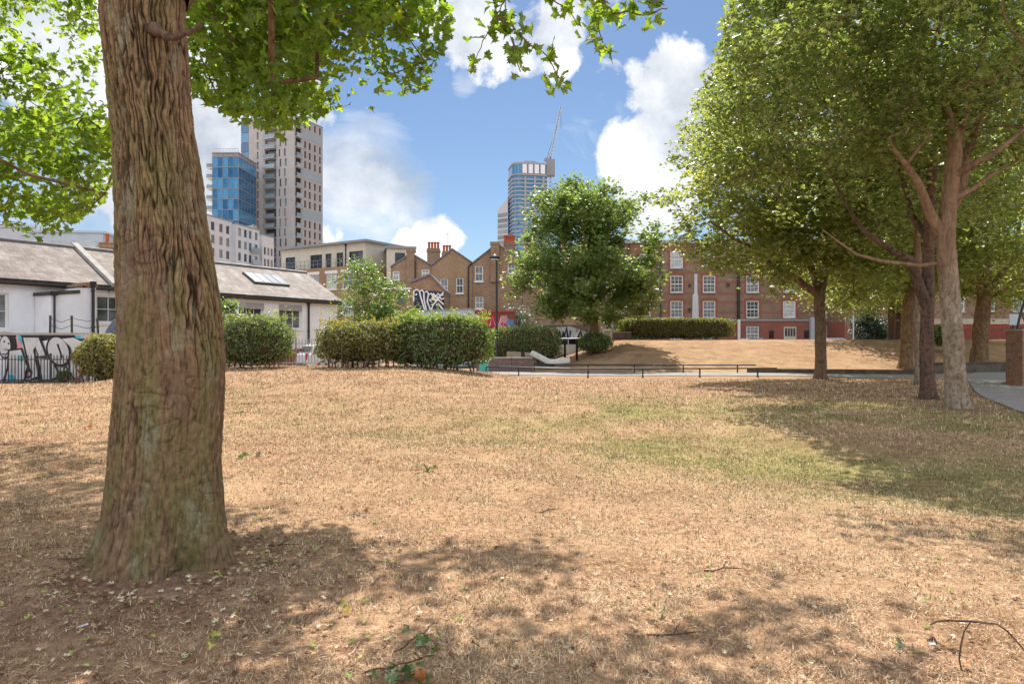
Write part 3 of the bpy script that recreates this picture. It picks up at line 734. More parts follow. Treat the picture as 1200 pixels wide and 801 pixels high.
o = strip('road', [(-22,27.5),(-12.5,34),(-6,41),(-1,50),(2,58)], 5.0, M['street'], .03, 50)

def wallrun(name, label, cat, pts, h, th, mat, cap=None, capmat=None, base=-.25, group=None):
    root = thing(name, label, cat, (pts[0][0], pts[0][1], H(*pts[0])), 0, group); o0 = root.location
    mb, cb = MB(), MB()
    for a_, b_ in zip(pts[:-1], pts[1:]):
        L = math.dist(a_, b_); n = max(1, int(L/1.5)); an = math.atan2(b_[1]-a_[1], b_[0]-a_[0])
        for k in range(n):
            p = (a_[0]+(b_[0]-a_[0])*(k+.5)/n, a_[1]+(b_[1]-a_[1])*(k+.5)/n)
            Mx = Matrix.Translation(Vector((p[0]-o0.x, p[1]-o0.y, H(*p)-o0.z))) @ Matrix.Rotation(an, 4, 'Z')
            mb.box((-L/n/2, -th/2, base), (L/n/2, th/2, h), 0, Mx)
            if cap: cb.box((-L/n/2, -th/2-.04, h+.002), (L/n/2, th/2+.04, h+cap), 0, Mx)
    mb.build('wall_body', mat, root)
    if cap: cb.build('coping', capmat or M['concrete'], root)
    return root
M['edging'] = pmat('mossy_dark_concrete', (.075,.062,.05), (.14,.115,.095), 2.5, .95, .3)
wallrun('low_kerb_wall', 'low dark concrete edging running from the slim tree beside the path', 'edging', [(12.2,35.4),(15.5,34.9),(17.6,34.3),(20.5,33.8)], .22, .25, M['edging'])
wallrun('retaining_wall', 'low retaining wall in front of the flaky barked tree on the bank', 'retaining wall', [(20.8,34.6),(24,35.4),(28.2,36.2)], .5, .35, M['edging'], .05, M['edging'])

# knee rails
def kneerail(label, pts, step, group):
    root = thing('knee_rail', label, 'rail', (pts[0][0], pts[0][1], H(*pts[0])), 0, group); o0 = Vector(root.location)
    pr = [(x, y, H(x, y)+.4) for x, y in pts]; dense = []
    for a_, b_ in zip(pr[:-1], pr[1:]):
        n = max(1, int(math.dist(a_, b_)/.8)); dense += [tuple(Vector(a_).lerp(Vector(b_), k/n)) for k in range(n)]
    dense.append(pr[-1]); dense = [(p[0], p[1], H(p[0], p[1])+.4) for p in dense]
    mb = MB(); mb.tube([Vector(p)-o0 for p in dense], .032, 8); mb.build('rail', M['black'], root, True)
    acc = 0
    for a_, b_ in zip(dense[:-1], dense[1:]):
        acc += math.dist(a_, b_)
        if acc > step or a_ is dense[0]:
            acc = 0; q = MB(); z = H(a_[0], a_[1]); q.box((-.028,-.028,-.1), (.028,.028,.385)); q.box((-.05,-.05,-.1), (.05,.05,.03)); q.build('post', M['black'], root, loc=(a_[0]-o0.x, a_[1]-o0.y, z-o0.z))
    return root
kneerail('long black knee rail on the lawn side of the pale path', [(-1.2,31.6),(.3,30.8),(1.8,30.5),(5,30.6),(8.5,30.9),(12.1,31.2)], 2.2, 'knee rails along the path')
kneerail('black knee rail on the mound side of the pale path', [(1.2,37.0),(4,35.9),(8,35.6),(12.6,35.3)], 2.2, 'knee rails along the path')

# ------------------------------------------------------------------ the big tree close by
TB = Vector((-2.45, 4.83, 0)); S0 = 4.83/800
SIL = [(690,104,276),(665,108,272),(640,113,270),(600,122,266),(540,130,262),(480,136,264),(420,140,266),(360,141,260),(300,139,250),(240,138,242),(160,135,230),(80,125,222),(30,121,219),(-5,119,219),(-40,112,222)]
def big_trunk(root):
    zs = np.concatenate([np.linspace(-.16, .9, 190), np.linspace(.905, 4.25, 400)]); nu = 560
    tab_z = [EYE+(400-s[0])*S0 for s in SIL]; L = np.interp(zs, tab_z, [(s[1]-600)*S0 for s in SIL]); Rr = np.interp(zs, tab_z, [(s[2]-600)*S0 for s in SIL])
    cx, r = (L+Rr)/2-TB.x, (Rr-L)/2*.915; th = np.linspace(0, 2*np.pi, nu, endpoint=False)
    Vv = np.zeros((len(zs), nu, 3)); T = np.zeros((len(zs), nu))
    for k, z in enumerate(zs):
        fl = math.exp(-max(0, z)/.28)
        for j, t in enumerate(th):
            c, s = math.cos(t), math.sin(t); rr = r[k]
            lob = .03*math.cos(3*t+1.1+.08*z)+.025*math.cos(5*t+.4-.1*z)+fl*(.04+.2*math.cos(4*t+.6)+.16*math.cos(7*t+2)+.08*math.cos(11*t))
            x0, y0 = c*rr, s*rr
            tw = noise.noise(Vector((x0*4, y0*4, z*1.6)))*.2+.1*noise.noise(Vector((x0*9, y0*9, z*9)))
            q = Vector((x0*27+tw*4, y0*27+tw*3, z*2.7)); 
            a1 = noise.noise(q); a2 = noise.noise(Vector((q.x*1.9+4, q.y*1.9+4, q.z*1.6))); n1 = -math.exp(-(a1/.1)**2)+.5*abs(a1); n2 = -math.exp(-(a2/.12)**2)+.5*abs(a2)
            n3 = noise.noise(Vector((x0*30, y0*30, z*22))); n4 = noise.noise(Vector((x0*5+9, y0*5, z*2.2)))
            amt = .4+.75*sstep(-.25, .35, noise.noise(Vector((x0*2.2, y0*2.2, z*.9+3)))+.25*(z-1.7))
            cr_ = -math.exp(-(noise.noise(Vector((x0*7, y0*7, z*10)))/.05)**2)*sstep(-.1, .3, noise.noise(Vector((x0*3+5, y0*3, z*2))))
            h = amt*(.0115*n1+.0085*n2)+.0055*n3+.013*n4+.009*cr_+fl*.02*noise.noise(Vector((x0*9, y0*9, z*9)))
            g = rr*(1+lob*.75)+h
            Vv[k, j] = (cx[k]+c*g, s*g*.95, z); T[k, j] = min(1, max(0, .56+.36*n1*amt+.22*n2*amt+.2*n3+.18*cr_))
        if z > 4.0:
            e = (z-4.0)/.25; Vv[k, :, 0] = cx[k]+(Vv[k, :, 0]-cx[k])*(1-.25*e)
    ii, jj = np.meshgrid(np.arange(nu), np.arange(len(zs)-1)); a0 = (jj*nu+ii).ravel(); a1 = (jj*nu+(ii+1) % nu).ravel()
    F = np.column_stack([a0, a1, a1+nu, a0+nu])
    me = raw_mesh('trunk', Vv.reshape(-1, 3), F, BIGBARK, T.ravel()); me.polygons.foreach_set('use_smooth', [True]*len(F))
    o = bpy.data.objects.new('trunk', me); COL.objects.link(o); o.parent = root
    mb = MB(); p = [P(180,34,4.62), P(203,45,4.46), P(222,37,4.4), P(242,27,4.36)]; 
    q = [Vector(p[0])-TB]
    for k in range(1, 25):
        t = k/24*3; i_ = min(2, int(t)); q.append((p[i_]*(1-(t-i_))+p[i_+1]*(t-i_))-TB+Vector((0,0,.006*math.sin(k*1.9))))
    mb.tube(q, [.03*math.exp(-k/3)+.02+.005*math.sin(k*1.3)+.003*math.sin(k*3.1)-.008*(k > 21)-.0003*k for k in range(25)], 12)
    for k, v in enumerate(mb.v): mb.v[k] = tuple(Vector(v)+noise.noise_vector(Vector(v)*30)*.006)
    mb.build('broken_branch', M['bark_dark'], o, True)
    return o
mm, nt, b = newmat('big_tree_bark'); BIGBARK = mm
at = N(nt, 'ShaderNodeAttribute', attribute_name='tint')
c = ramp(nt, at.outputs['Fac'], [(.05, (.035,.023,.016)), (.38, (.125,.08,.05)), (.62, (.225,.15,.09)), (.9, (.34,.235,.14))])
f = noise_n(nt, 3.0, 6, .65, (1.6,1.6,.4)); c = mixc(nt, mth(nt, 'MULTIPLY', ramp(nt, f, [(.46, (0,0,0)), (.6, (1,1,1))]), .65), c, mixc(nt, at.outputs['Fac'], (.06,.058,.02), (.25,.23,.095)))
f = noise_n(nt, 3.5, 8, .75, (1.3,1.3,.55), off=(7,3,1)); c = mixc(nt, mth(nt, 'MULTIPLY', ramp(nt, f, [(.55, (0,0,0)), (.62, (1,1,1))]), .55), c, (.27,.28,.2))
f = noise_n(nt, 2.2, 6, .6, (1.2,1.2,.35), off=(1,8,4)); c = mixc(nt, mth(nt, 'MULTIPLY', ramp(nt, f, [(.55, (0,0,0)), (.66, (1,1,1))]), .7), c, (.2,.135,.095))
f = noise_n(nt, 60, 4, .7); c = mixc(nt, 1.0, c, ramp(nt, f, [(.3, (.7,.7,.7)), (.7, (1.25,1.22,1.2))]), 'MULTIPLY')
nt.links.new(c, b.inputs['Base Color']); b.inputs['Roughness'].default_value = .95; b.inputs['Specular IOR Level'].default_value = .1
bump(nt, b, noise_n(nt, 45, 6, .7, (1,1,.4)), .6, .012)

def inpoly(x, y, pl):
    r = False; j = len(pl)-1
    for i in range(len(pl)):
        xi, yi = pl[i]; xj, yj = pl[j]
        if (yi > y) != (yj > y) and x < (xj-xi)*(y-yi)/(yj-yi)+xi: r = not r
        j = i
    return r
POL_A = [(-90,-60),(-90,240),(0,262),(32,278),(45,290),(75,284),(82,262),(104,248),(126,232),(140,200),(140,-60)]
POL_B = [(205,-60),(205,100),(235,122),(262,136),(290,150),(330,160),(350,148),(385,130),(420,126),(440,138),(460,118),(500,106),(512,76),(530,28),(522,-60)]
def keep_big(p, leaf=False):
    x, y, z = p
    if z < 2.4: return False
    if y < 1: return z > 4.2
    px, py = 600+800*x/y, 400-800*(z-EYE)/y; mg = 0 if leaf else 12
    if px < -25 or px > 1225 or py < -28: return True
    if leaf: return inpoly(px, py, POL_A) or inpoly(px, py, POL_B)
    return (inpoly(px, py, POL_A) or inpoly(px, py, POL_B)) 
skel = [[(TB.x,TB.y,0,.48), (TB.x+.02,TB.y,1.2,.38), (TB.x+.0,TB.y,2.6,.33), (TB.x-.02,TB.y,4.1,.3)],
        [(-2.65,4.85,4.1,.24), (-2.95,5.0,5.0,.2), (-3.3,5.6,6.4,.16), (-3.6,6.4,8.2,.11), (-4,7.4,9.6,.06)],
        [(-2.3,4.95,4.1,.2), (-2.2,5.3,4.9,.17), (-2.0,6.2,6.1,.13), (-1.8,7.4,7.4,.08)],
        [(-2.2,5.3,4.9,.11), (-1.2,5.7,5.3,.08), (-.2,5.9,5.3,.055), (.5,5.6,5.0,.035), (1.1,5.2,4.75,.02)],
        [(-2.1,5.6,5.3,.08), (-2.2,7.0,6.2,.05), (-2.3,8.4,6.7,.025)],
        [(-2.95,5.0,5.0,.1), (-4.4,6.2,6.2,.06), (-5.8,7.6,6.5,.035), (-6.8,8.6,6.4,.02)]]
blobs = [(-4.6,8.4,8.6,3.7,4.2,2.4)]+[(-6.3,8.6,4.7,2.1,2.0,2.4)]*5+[(-2.5,8.6,5.6,1.9,1.9,1.6)]*7+[(-.1,10.4,8.0,2.0,1.7,.75)]*6+[(1.9,9.3,7.7,.7,.6,.4)]*3+[(-6.8,15.3,10.8,4.2,3.6,1.7)]*2+[(-2.6,11.5,8.6,1.6,1.6,1.0)]*2+[(-10.5,14,7,3,3.4,3)]+[(-3.4,3.2,6.6,3,2.8,1.5)]
big = tree('big_tree', 'massive thick trunked tree with deeply furrowed bark close to the camera', 'tree', skel, blobs, 700, 37000, .115, M['bark_brown'], M['maple'], .235,
     keep=keep_big, tmpl=LEAF_PALM, tip=.006, seed=4, up=.45, sq=.75, custom_trunk=big_trunk, gap=.16)
# hanging leafy sprays reaching over the view
def sprays():
    pos = []; rg = np.random.default_rng(3)
    def spray(pts, d, step, jit):
        q = [Vector(p) if len(p) == 3 else P(*p, d+dd) for (p, dd) in pts]; dense = []
        for a_, b_ in zip(q[:-1], q[1:]):
            n = max(2, int((b_-a_).length/.05)); dense += [a_.lerp(b_, k/n) for k in range(n)]
        dense.append(q[-1])
        for k in range(1, len(dense)-1): dense[k] = dense[k]+Vector(rg.normal(0, .006, 3))
        mb = MB(); mb.tube([p-TB for p in dense], [.011*(1-.7*k/len(dense)) for k in range(len(dense))], 5); mb.build('spray_twig', M['twig'], big, True)
        acc = 0
        for k in range(1, len(dense)):
            acc += (dense[k]-dense[k-1]).length
            if acc > step:
                acc = 0
                for _ in range(3): pos.append(np.array(dense[k])+rg.normal(0, jit, 3))
    spray([((.12,5.78,5.16),0),((620,-90),0),((600,-20),0),((582,18),.1),((566,48),.1),((553,80),.1)], 6.2, .055, .07)
    spray([((582,18),0),((600,30),.1),((612,44),.1),((640,66),.2),((660,96),.2)], 6.2, .055, .065)
    spray([((600,-20),0),((640,-6),0),((668,10),0),((676,26),.1)], 6.0, .06, .06)
    spray([((600,44),.1),((604,66),.1),((610,84),.1)], 6.2, .06, .05)
    spray([((.5,5.6,5.0),0),((660,-60),0),((690,-12),0),((700,14),0),((702,38),0),((712,58),0)], 5.2, .07, .05)
    spray([((690,-12),0),((720,14),-.2),((750,16),-.4),((782,10),-.6)], 5.0, .085, .045)
    spray([((1.05,5.22,4.78),0),((720,-70),0),((745,-20),-.2),((770,2),-.4)], 4.8, .09, .05)
    leaves('hanging_leaves', np.array(pos)-np.array(TB), .115, M['maple'], LEAF_PALM, big, .35, droop=.9)
sprays()
# ------------------------------------------------------------------ the other trees
def gz(x, y): return H(x, y)
def base_of(px, d):
    x = (px-600)/800*d; return x, d, H(x, d)
PL = 'park trees with broad crowns'
def keep_right(p, leaf=False):
    x, y, z = p
    if y < 2: return True
    px, py = 600+800*x/y, 400-800*(z-EYE)/y
    return py < -25 or py > 420 or px > np.interp(py, [-25,0,60,110,150,175,230,270,300,330,350], [862,852,838,815,798,772,762,770,792,842,900])+6*math.sin(py*.21+x)
# pale barked tree
x, y, z = base_of(1122, 16.6)
skA = [[(x,y,z,.235)]+pxl([(1117,400,.225),(1112,330,.22),(1108,282,.21),(1112,235,.18),(1119,180,.17),(1117,150,.13)], 16.6),
       pxl([(1106,285,.15),(1092,250,.12),(1076,215,.095),(1062,190,.06,-.3),(1040,160,.02,-.8)], 16.6),
       pxl([(1110,262,.16,.3),(1124,225,.14,.5),(1132,180,.13,.7),(1150,135,.1,.7),(1178,100,.07,.5),(1215,70,.05,.3)], 16.6),
       pxl([(1117,215,.1),(1140,195,.08,-.4),(1168,178,.06,-.8),(1205,148,.04,-1)], 16.6),
       pxl([(1112,240,.09),(1135,222,.07,.2),(1160,205,.05,.4),(1190,190,.03,.5)], 16.6),
       pxl([(1119,175,.12),(1112,135,.09),(1098,100,.07),(1090,70,.05)], 16.6),
       pxl([(1118,180,.11,0),(1135,120,.08,0),(1150,70,.06,.3),(1158,20,.04,.5)], 16.6),
       pxl([(1103,306,.06),(1080,312,.055,.2),(1040,308,.045,.4),(1005,298,.035,.4),(985,284,.025,.5),(962,268,.012,.6)], 16.6)]
tree('plane_tree', 'pale smooth barked tree with ringed trunk beside the footpath', 'tree', skA, [(11.0,17.2,11.2,5.6,5.2,5.6),(10.5,16.8,8.4,4.6,4.0,3.0),(7.4,15.2,13.2,3.8,3.6,2.4),(8.3,16.2,9.6,4.0,3.6,3.6),(6.3,13.6,9.4,2.6,2.8,2.8),(6.6,19.2,8.4,2.4,2.8,3.0)], 600, 37000, .15, M['bark_pale'], M['plane'], .34, PL, keep_right, seed=11, gap=.06, tip=.01, flare=1.45, nside=20, tmpl=LEAF_TRI)
x, y, z = base_of(1088, 19.1)
skB = [[(x,y,z,.2)]+pxl([(1086,420,.18),(1087,360,.175),(1088,300,.15),(1090,240,.15),(1094,180,.12)], 19.1),
       pxl([(1086,365,.15),(1078,330,.14,-.2),(1070,305,.12,-.4),(1045,290,.09,-.5),(1012,272,.06,-.6),(990,240,.04,-.6),(965,190,.015,-.8)], 19.1),
       pxl([(1089,290,.12),(1070,250,.09,.5),(1050,190,.06,1)], 19.1)]
tree('plane_tree', 'dark trunked leaning tree growing just behind the pale barked tree', 'tree', skB, [(10.9,20.5,10.6,5.6,5.0,5.8),(9.8,19.6,7.6,4.0,3.6,2.7),(8.0,20,10.5,4,4,4)], 430, 32000, .165, M['bark_dark'], M['plane'], .36, PL, keep_right, LEAF_TRI, seed=12, gap=.08, tip=.011, flare=1.45, nside=18)
x, y, z = base_of(1079, 25.5)
tree('plane_tree', 'slim grey trunk half hidden behind the dark leaning tree', 'tree', [[(x,y,z,.2)]+pxl([(1078,400,.17),(1076,330,.15),(1074,260,.1)], 25.5)], [(15.4,26,9.6,4.4,4,4.5),(18.8,30,8.6,3.6,3.6,3)], 260, 16000, .22, M['bark_pale'], M['plane'], .4, PL, keep_right, LEAF_TRI, seed=13)
x, y, z = base_of(962, 29.6)
skD = [[(x,y,z,.25)]+pxl([(962,400,.225),(960,345,.22),(966,320,.16),(971,292,.13),(970,250,.09)], 29.6),
       pxl([(960,346,.17),(945,335,.15,-.3),(926,322,.14,-.6),(905,310,.12,-.9),(888,296,.09,-1),(862,280,.06,-1.2),(835,262,.04,-1.5)], 29.6),
       pxl([(926,320,.09,-.6),(912,310,.08,-.3),(902,296,.06,0),(898,270,.04,.2)], 29.6),
       pxl([(960,342,.17),(952,322,.15),(946,300,.13,.1),(938,265,.1,.2),(930,220,.07,.3)], 29.6)]
tree('plane_tree', 'slender trunked tree with a long low limb standing at the path edge', 'tree', skD, [(12.6,29.6,10.6,6.3,5.6,7.0),(11.0,28.6,7.2,5.0,4.4,3.6),(12,29,6,4.5,4,2.6)], 620, 35000, .23, M['bark_brown'], M['plane_y'], .4, PL, keep_right, LEAF_TRI, seed=21, gap=.08)
x, y, z = base_of(1061, 38)
tree('plane_tree', 'reddish ochre trunk on the bank behind the low edging', 'tree', [[(x,y,z,.36)]+pxl([(1063,390,.32),(1065,345,.3),(1064,325,.25),(1066,290,.18)], 38), pxl([(1064,335,.18),(1040,322,.13),(1010,312,.09),(985,296,.06)], 38), pxl([(1064,328,.16),(1050,300,.12),(1035,270,.08)], 38), pxl([(1065,330,.15),(1082,305,.12),(1095,270,.08)], 38)],
     [(21.2,37.6,9.8,6.2,5,5.6),(19.8,37.4,6.4,5.5,4,2.6),(18.3,36.6,5.5,4.4,3,1.9),(22.5,37,5.4,3,2.6,1.6)], 430, 32000, .26, M['bark_flaky'], M['plane_y'], .48, PL, keep_right, seed=22, nside=16)
x, y, z = base_of(1147, 38.2)
tree('plane_tree', 'dark flaky barked tree with spreading limbs beside the brick pier', 'tree', [[(x,y,z,.48)]+pxl([(1149,390,.4),(1152,362,.37),(1154,342,.33),(1157,318,.2),(1160,280,.14)], 38.2),
     pxl([(1153,348,.2),(1140,330,.16),(1128,312,.12),(1118,285,.07)], 38.2), pxl([(1155,345,.2),(1172,322,.16),(1190,300,.12),(1215,280,.08)], 38.2), pxl([(1155,350,.16),(1175,340,.12),(1198,328,.09),(1222,320,.06)], 38.2), pxl([(1154,345,.18),(1146,322,.14),(1144,295,.1)], 38.2)],
     [(26.5,38,9.4,6.2,5,5.2),(27.5,37.4,6.4,5.6,4,2.6)], 360, 27000, .26, M['bark_flaky'], M['plane_y'], .48, PL, keep_right, seed=23, nside=16)
for k, (px, d, r, lab) in enumerate([(1045, 53, .3, 'thick dark trunk on the far crest behind the ochre trunk'), (1053, 49, .2, 'thin dark trunk on the crest close to the ochre trunk'), (1215, 46, .35, 'broad tree beyond the brick pier at the edge')]):
    x, y, z = base_of(px, d)
    tree('plane_tree', lab, 'tree', [[(x,y,z,r), (x,y,z+2,r*.85), (x+.1,y,z+4.2,r*.7), (x+.1,y,z+7,r*.4)]], [(x+.3,y,9.3,5.5,4.5,4.8),(x-2.5,y-1,5.6,4.8,3.2,2.0)], 210, 17000, .24, M['bark_dark'], M['plane_y'], .7, PL, seed=31+k)
# round tree on the near end of the mound
x, y, z = base_of(697, 45)
skM = [[(x,y,z,.36)]+pxl([(697,388,.3),(695,372,.28),(694,360,.24)], 45)]
for (ex, ey, dd) in ((655,312,-.5),(668,285,.6),(682,262,-.8),(697,240,.3),(712,262,1),(728,290,-.8),(742,318,.4),(672,325,-1.2),(720,330,1.2),(690,300,-1.8),(705,300,1.8)):
    skM.append(pxl([(694,362,.12),((694*2+ex)/3,(362*1.2+ey)/2.2,.1,dd*.4),((694+ex*2)/3,(362+ey*2)/3,.075,dd*.8),(ex,ey,.04,dd)], 45))
tree('round_crowned_tree', 'full round crowned tree with fanned limbs standing beside the mound hedge', 'tree', skM, [(5.1,45,7.6,4.9,4.6,4.7),(5.0,44.6,5.5,5.2,4.6,2.8),(5.1,45,9.9,3.4,3.3,2.7)], 480, 36000, .25, M['bark_red'], M['midtree'], .38, None, seed=41, gap=.12, shell=.42, tmpl=LEAF_TRI)
# small bright tree before the terrace
x, y, z = base_of(432, 33.5)
tree('young_tree', 'small bright green tree rising behind the hedge before the brick terrace', 'tree', [[(x,y,z,.1),(x,y,z+1.2,.08),(x+.1,y,z+2.2,.06),(x,y,z+3.6,.04)]], [(x,y,3.7,1.75,1.6,1.9),(x+.7,y,2.9,2.0,1.4,1.0),(x-.4,y,3.0,1.7,1.4,1.1)], 130, 9000, .15, M['bark_brown'], M['limetree'], .3, None, seed=51, gap=.12)
x, y, z = base_of(258, 30.5)
tree('young_tree', 'slim light green sapling against the white building by the rounded bush', 'tree', [[(x,y,z,.05),(x,y,z+1.2,.04),(x+.05,y,z+2.2,.03)]], [(x,y,2.7,.8,.7,.9)], 26, 1200, .12, M['bark_brown'], M['limetree'], .2, None, seed=52)
# evergreen mass at the far end of the mansion and shrubs
x, y, z = base_of(1022, 66)
tree('evergreen_tree', 'dark evergreen standing at the end of the red mansion block', 'tree', [[(x,y,z,.2),(x,y,z+1.5,.17),(x,y,z+4,.08)]], [(x,y,2.7,2.1,1.9,1.8),(x-.3,y,3.9,1.3,1.2,1.2)], 150, 9000, .2, M['bark_dark'], M['conifer'], .35, None, seed=53, gap=.4)
x, y, z = base_of(740, 56)
tree('shrub', 'grey green feathery shrub behind the clipped hedge on the mound', 'shrub', [[(x,y,z,.08),(x,y,z+1,.06),(x,y,z+2,.04)]], [(x,y,z+1.5,1.9,1.4,1.5)], 110, 6000, .16, M['bark_brown'], M['greyshrub'], .3, None, seed=54, gap=.4)
x, y, z = base_of(610, 50)
tree('shrub', 'tall pale shrub behind the long hedge under the lamp post', 'shrub', [[(x,y,z,.08),(x,y,z+1,.06),(x,y,z+2.2,.04)]], [(x,y,2.6,1.6,1.3,1.6)], 90, 5000, .16, M['bark_brown'], M['greyshrub'], .3, None, seed=55, gap=.4)
# suckers at the foot of the round tree
x, y, z = base_of(697, 44.2)
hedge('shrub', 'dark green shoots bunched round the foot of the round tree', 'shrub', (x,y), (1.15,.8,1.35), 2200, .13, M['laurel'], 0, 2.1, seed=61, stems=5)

# ------------------------------------------------------------------ hedges
HG = 'bushes along the park railing'
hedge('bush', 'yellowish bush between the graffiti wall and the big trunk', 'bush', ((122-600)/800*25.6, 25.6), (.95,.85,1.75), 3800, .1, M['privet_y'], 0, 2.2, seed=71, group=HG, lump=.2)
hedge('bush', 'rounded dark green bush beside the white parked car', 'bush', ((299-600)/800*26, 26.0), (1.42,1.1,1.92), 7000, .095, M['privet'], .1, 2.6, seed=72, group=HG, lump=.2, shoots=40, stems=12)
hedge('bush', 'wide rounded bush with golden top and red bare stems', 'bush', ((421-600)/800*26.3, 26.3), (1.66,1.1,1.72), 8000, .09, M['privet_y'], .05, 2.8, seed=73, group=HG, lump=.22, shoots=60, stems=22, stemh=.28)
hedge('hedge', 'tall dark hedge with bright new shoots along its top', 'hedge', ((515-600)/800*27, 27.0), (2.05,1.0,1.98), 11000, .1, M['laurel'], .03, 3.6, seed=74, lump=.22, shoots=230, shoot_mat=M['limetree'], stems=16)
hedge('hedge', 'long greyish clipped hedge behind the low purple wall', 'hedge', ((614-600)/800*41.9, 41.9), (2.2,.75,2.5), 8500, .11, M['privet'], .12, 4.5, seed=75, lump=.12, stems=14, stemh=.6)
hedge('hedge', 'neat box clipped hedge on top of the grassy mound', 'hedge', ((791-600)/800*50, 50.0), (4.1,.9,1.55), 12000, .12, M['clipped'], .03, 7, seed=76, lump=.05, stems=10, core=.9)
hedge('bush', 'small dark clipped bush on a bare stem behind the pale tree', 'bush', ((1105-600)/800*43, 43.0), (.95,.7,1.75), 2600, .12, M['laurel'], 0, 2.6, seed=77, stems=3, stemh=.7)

# ------------------------------------------------------------------ graffiti wall and railings on the left
GW = 27.6
root = thing('graffiti_wall', 'low white wall sprayed with big silver and black letters', 'wall', (-22.5, GW, 0))
gx = lambda u: (u/8-600)/800*GW+22.5
gzv = lambda v: EYE+(400-(380+v/8))/800*GW
mb = MB(); mb.box((0,0,-.3), (5.6,.2,1.9)); mb.build('wall_body', M['white'], root)
mb = MB(); mb.box((-.03,-.03,1.902), (5.63,.23,1.97)); mb.build('coping', M['concrete'], root)
lay = [0]
def gpoly(pts, mat, nm='graffiti', tr=lambda p: p):
    lay[0] += 1; mb = MB(); y = -.004-.0025*lay[0]; q = [tr(p) for p in pts]
    mb.poly([(gx(p[0]), y, gzv(p[1])) for p in q]); return mb.build(nm, mat, root)
def gline(pts, w, mat=None, nm='graffiti'):
    lay[0] += 1; mb = MB(); mb.ribbon([(gx(a_), gzv(b_)) for a_, b_ in pts], w, -.004-.0025*lay[0]); return mb.build(nm, mat or M['spray_black'], root)
def ell(cx, cy, rx, ry, t=0, n=28): return [(cx+rx*math.cos(a)*math.cos(t)-ry*math.sin(a)*math.sin(t), cy+rx*math.cos(a)*math.sin(t)+ry*math.sin(a)*math.cos(t)) for a in [2*math.pi*k/n for k in range(n)]]
gpoly([(-400,110),(-400,545),(-60,545),(-60,110)], M['spray_silver'])
gline([(-330,130),(-240,520),(-180,150),(-120,520)], .2)
gpoly([(0,95),(700,95),(835,150),(830,170),(660,130),(620,160),(560,150),(460,140),(400,150),(330,118),(150,112),(0,112)], M['spray_black'])
gpoly([(155,90),(185,85),(215,225),(160,222)], M['spray_pink']); gpoly([(160,78),(205,110),(210,190),(180,150)], M['spray_cyan'])
gpoly([(700,100),(890,100),(880,128),(720,130)], M['spray_cyan']); gpoly([(760,105),(850,105),(840,122),(770,124)], M['spray_pink'])
gpoly([(700,165),(790,150),(775,205),(735,205)], M['spray_cyan'])
gpoly([(95,100),(150,110),(165,205),(120,290),(80,250)], M['spray_black'])
gpoly(ell(52,205,62,112), M['spray_black']); gpoly(ell(52,203,50,98), M['spray_silver'])
for e in ((46,157,9,10),(85,175,8,10)): gpoly(ell(*e), M['spray_black'])
gline([(25,270),(60,278),(90,250)], .045); gline([(40,228),(80,232)], .03)
gpoly([(80,230),(215,215),(278,390),(240,535),(80,555),(20,555),(70,400)], M['spray_black']); gpoly([(98,245),(202,232),(258,390),(225,520),(98,535),(50,540),(90,400)], M['spray_silver'])
gpoly([(205,100),(385,100),(455,295),(365,312),(342,235),(335,250),(400,535),(330,505),(225,540),(272,400)], M['spray_black'])
gpoly([(226,120),(368,120),(432,285),(375,295),(338,200),(318,240),(365,480),(335,490),(250,520),(290,400)], M['spray_silver'])
gpoly(ell(275,455,38,48,.3), M['spray_black']); gpoly(ell(278,462,14,22,.3), M['spray_pink'])
gpoly([(420,300),(500,320),(570,445),(560,500),(455,535),(405,535),(345,290)], M['spray_black']); gpoly([(430,315),(490,335),(545,440),(540,488),(450,518),(412,515),(372,310)], M['spray_silver'])
gpoly(ell(558,245,112,152,-.35), M['spray_black']); gpoly(ell(556,243,93,130,-.35), M['spray_silver'])
gpoly([(540,178),(560,178),(600,300),(588,322)], M['spray_black'])
gpoly([(590,130),(700,120),(780,160),(700,260),(665,200)], M['spray_silver'])
gpoly(ell(722,385,70,128), M['spray_black']); gpoly(ell(722,388,54,108), M['spray_silver']); gpoly(ell(722,335,24,48), M['spray_black'])
gpoly(ell(630,415,22,26), M['spray_black']); gpoly(ell(630,415,9,12), M['spray_silver'])
gpoly([(86,460),(140,470),(145,545),(95,550)], M['spray_cyan']); gpoly(ell(206,310,20,28), M['spray_cyan'])
gline([(805,290),(800,470)], .12); gline([(690,265),(830,250)], .06)
for k, (px, top) in enumerate(((58,368),(85,368),(118,372))):
    pass
root = thing('fence_posts_wire', 'leaning dark posts strung with wire above the graffiti wall', 'fence', (-19.2, GW+.5, 0))
for (px, px2, top) in ((58,59,369),(85,84,369),(118,114,372)):
    mb = MB(); a_, b_ = P(px,395,GW+.5), P(px2,top,GW+.5); mb.tube([a_-Vector(root.location)-Vector((0,0,2.0)), b_-Vector(root.location)], .045, 8); mb.build('post', M['dark'], root)
mb = MB()
for zz in (372, 380):
    p = [P(58,zz,GW+.45), P(72,zz+5,GW+.45), P(85,zz,GW+.45), P(102,zz+4,GW+.45), P(117,zz+2,GW+.45)]; mb.tube([q-Vector(root.location) for q in p], .012, 5)
mb.build('wire', M['dark'], root)
mb = MB(); q = []
for (r_, z_) in ((.62,0),(.6,.8),(.52,1.6),(.36,2.1),(.2,2.5),(.06,2.62)): q.append((r_, z_))
mb.lathe(q, 18)
for i, v in enumerate(mb.v):
    a = math.atan2(v[1], v[0]); f_ = 1+.09*math.cos(7*a)+.05*math.sin(3*a+v[2]*2); mb.v[i] = (v[0]*f_+.12*v[2], v[1]*f_, v[2])
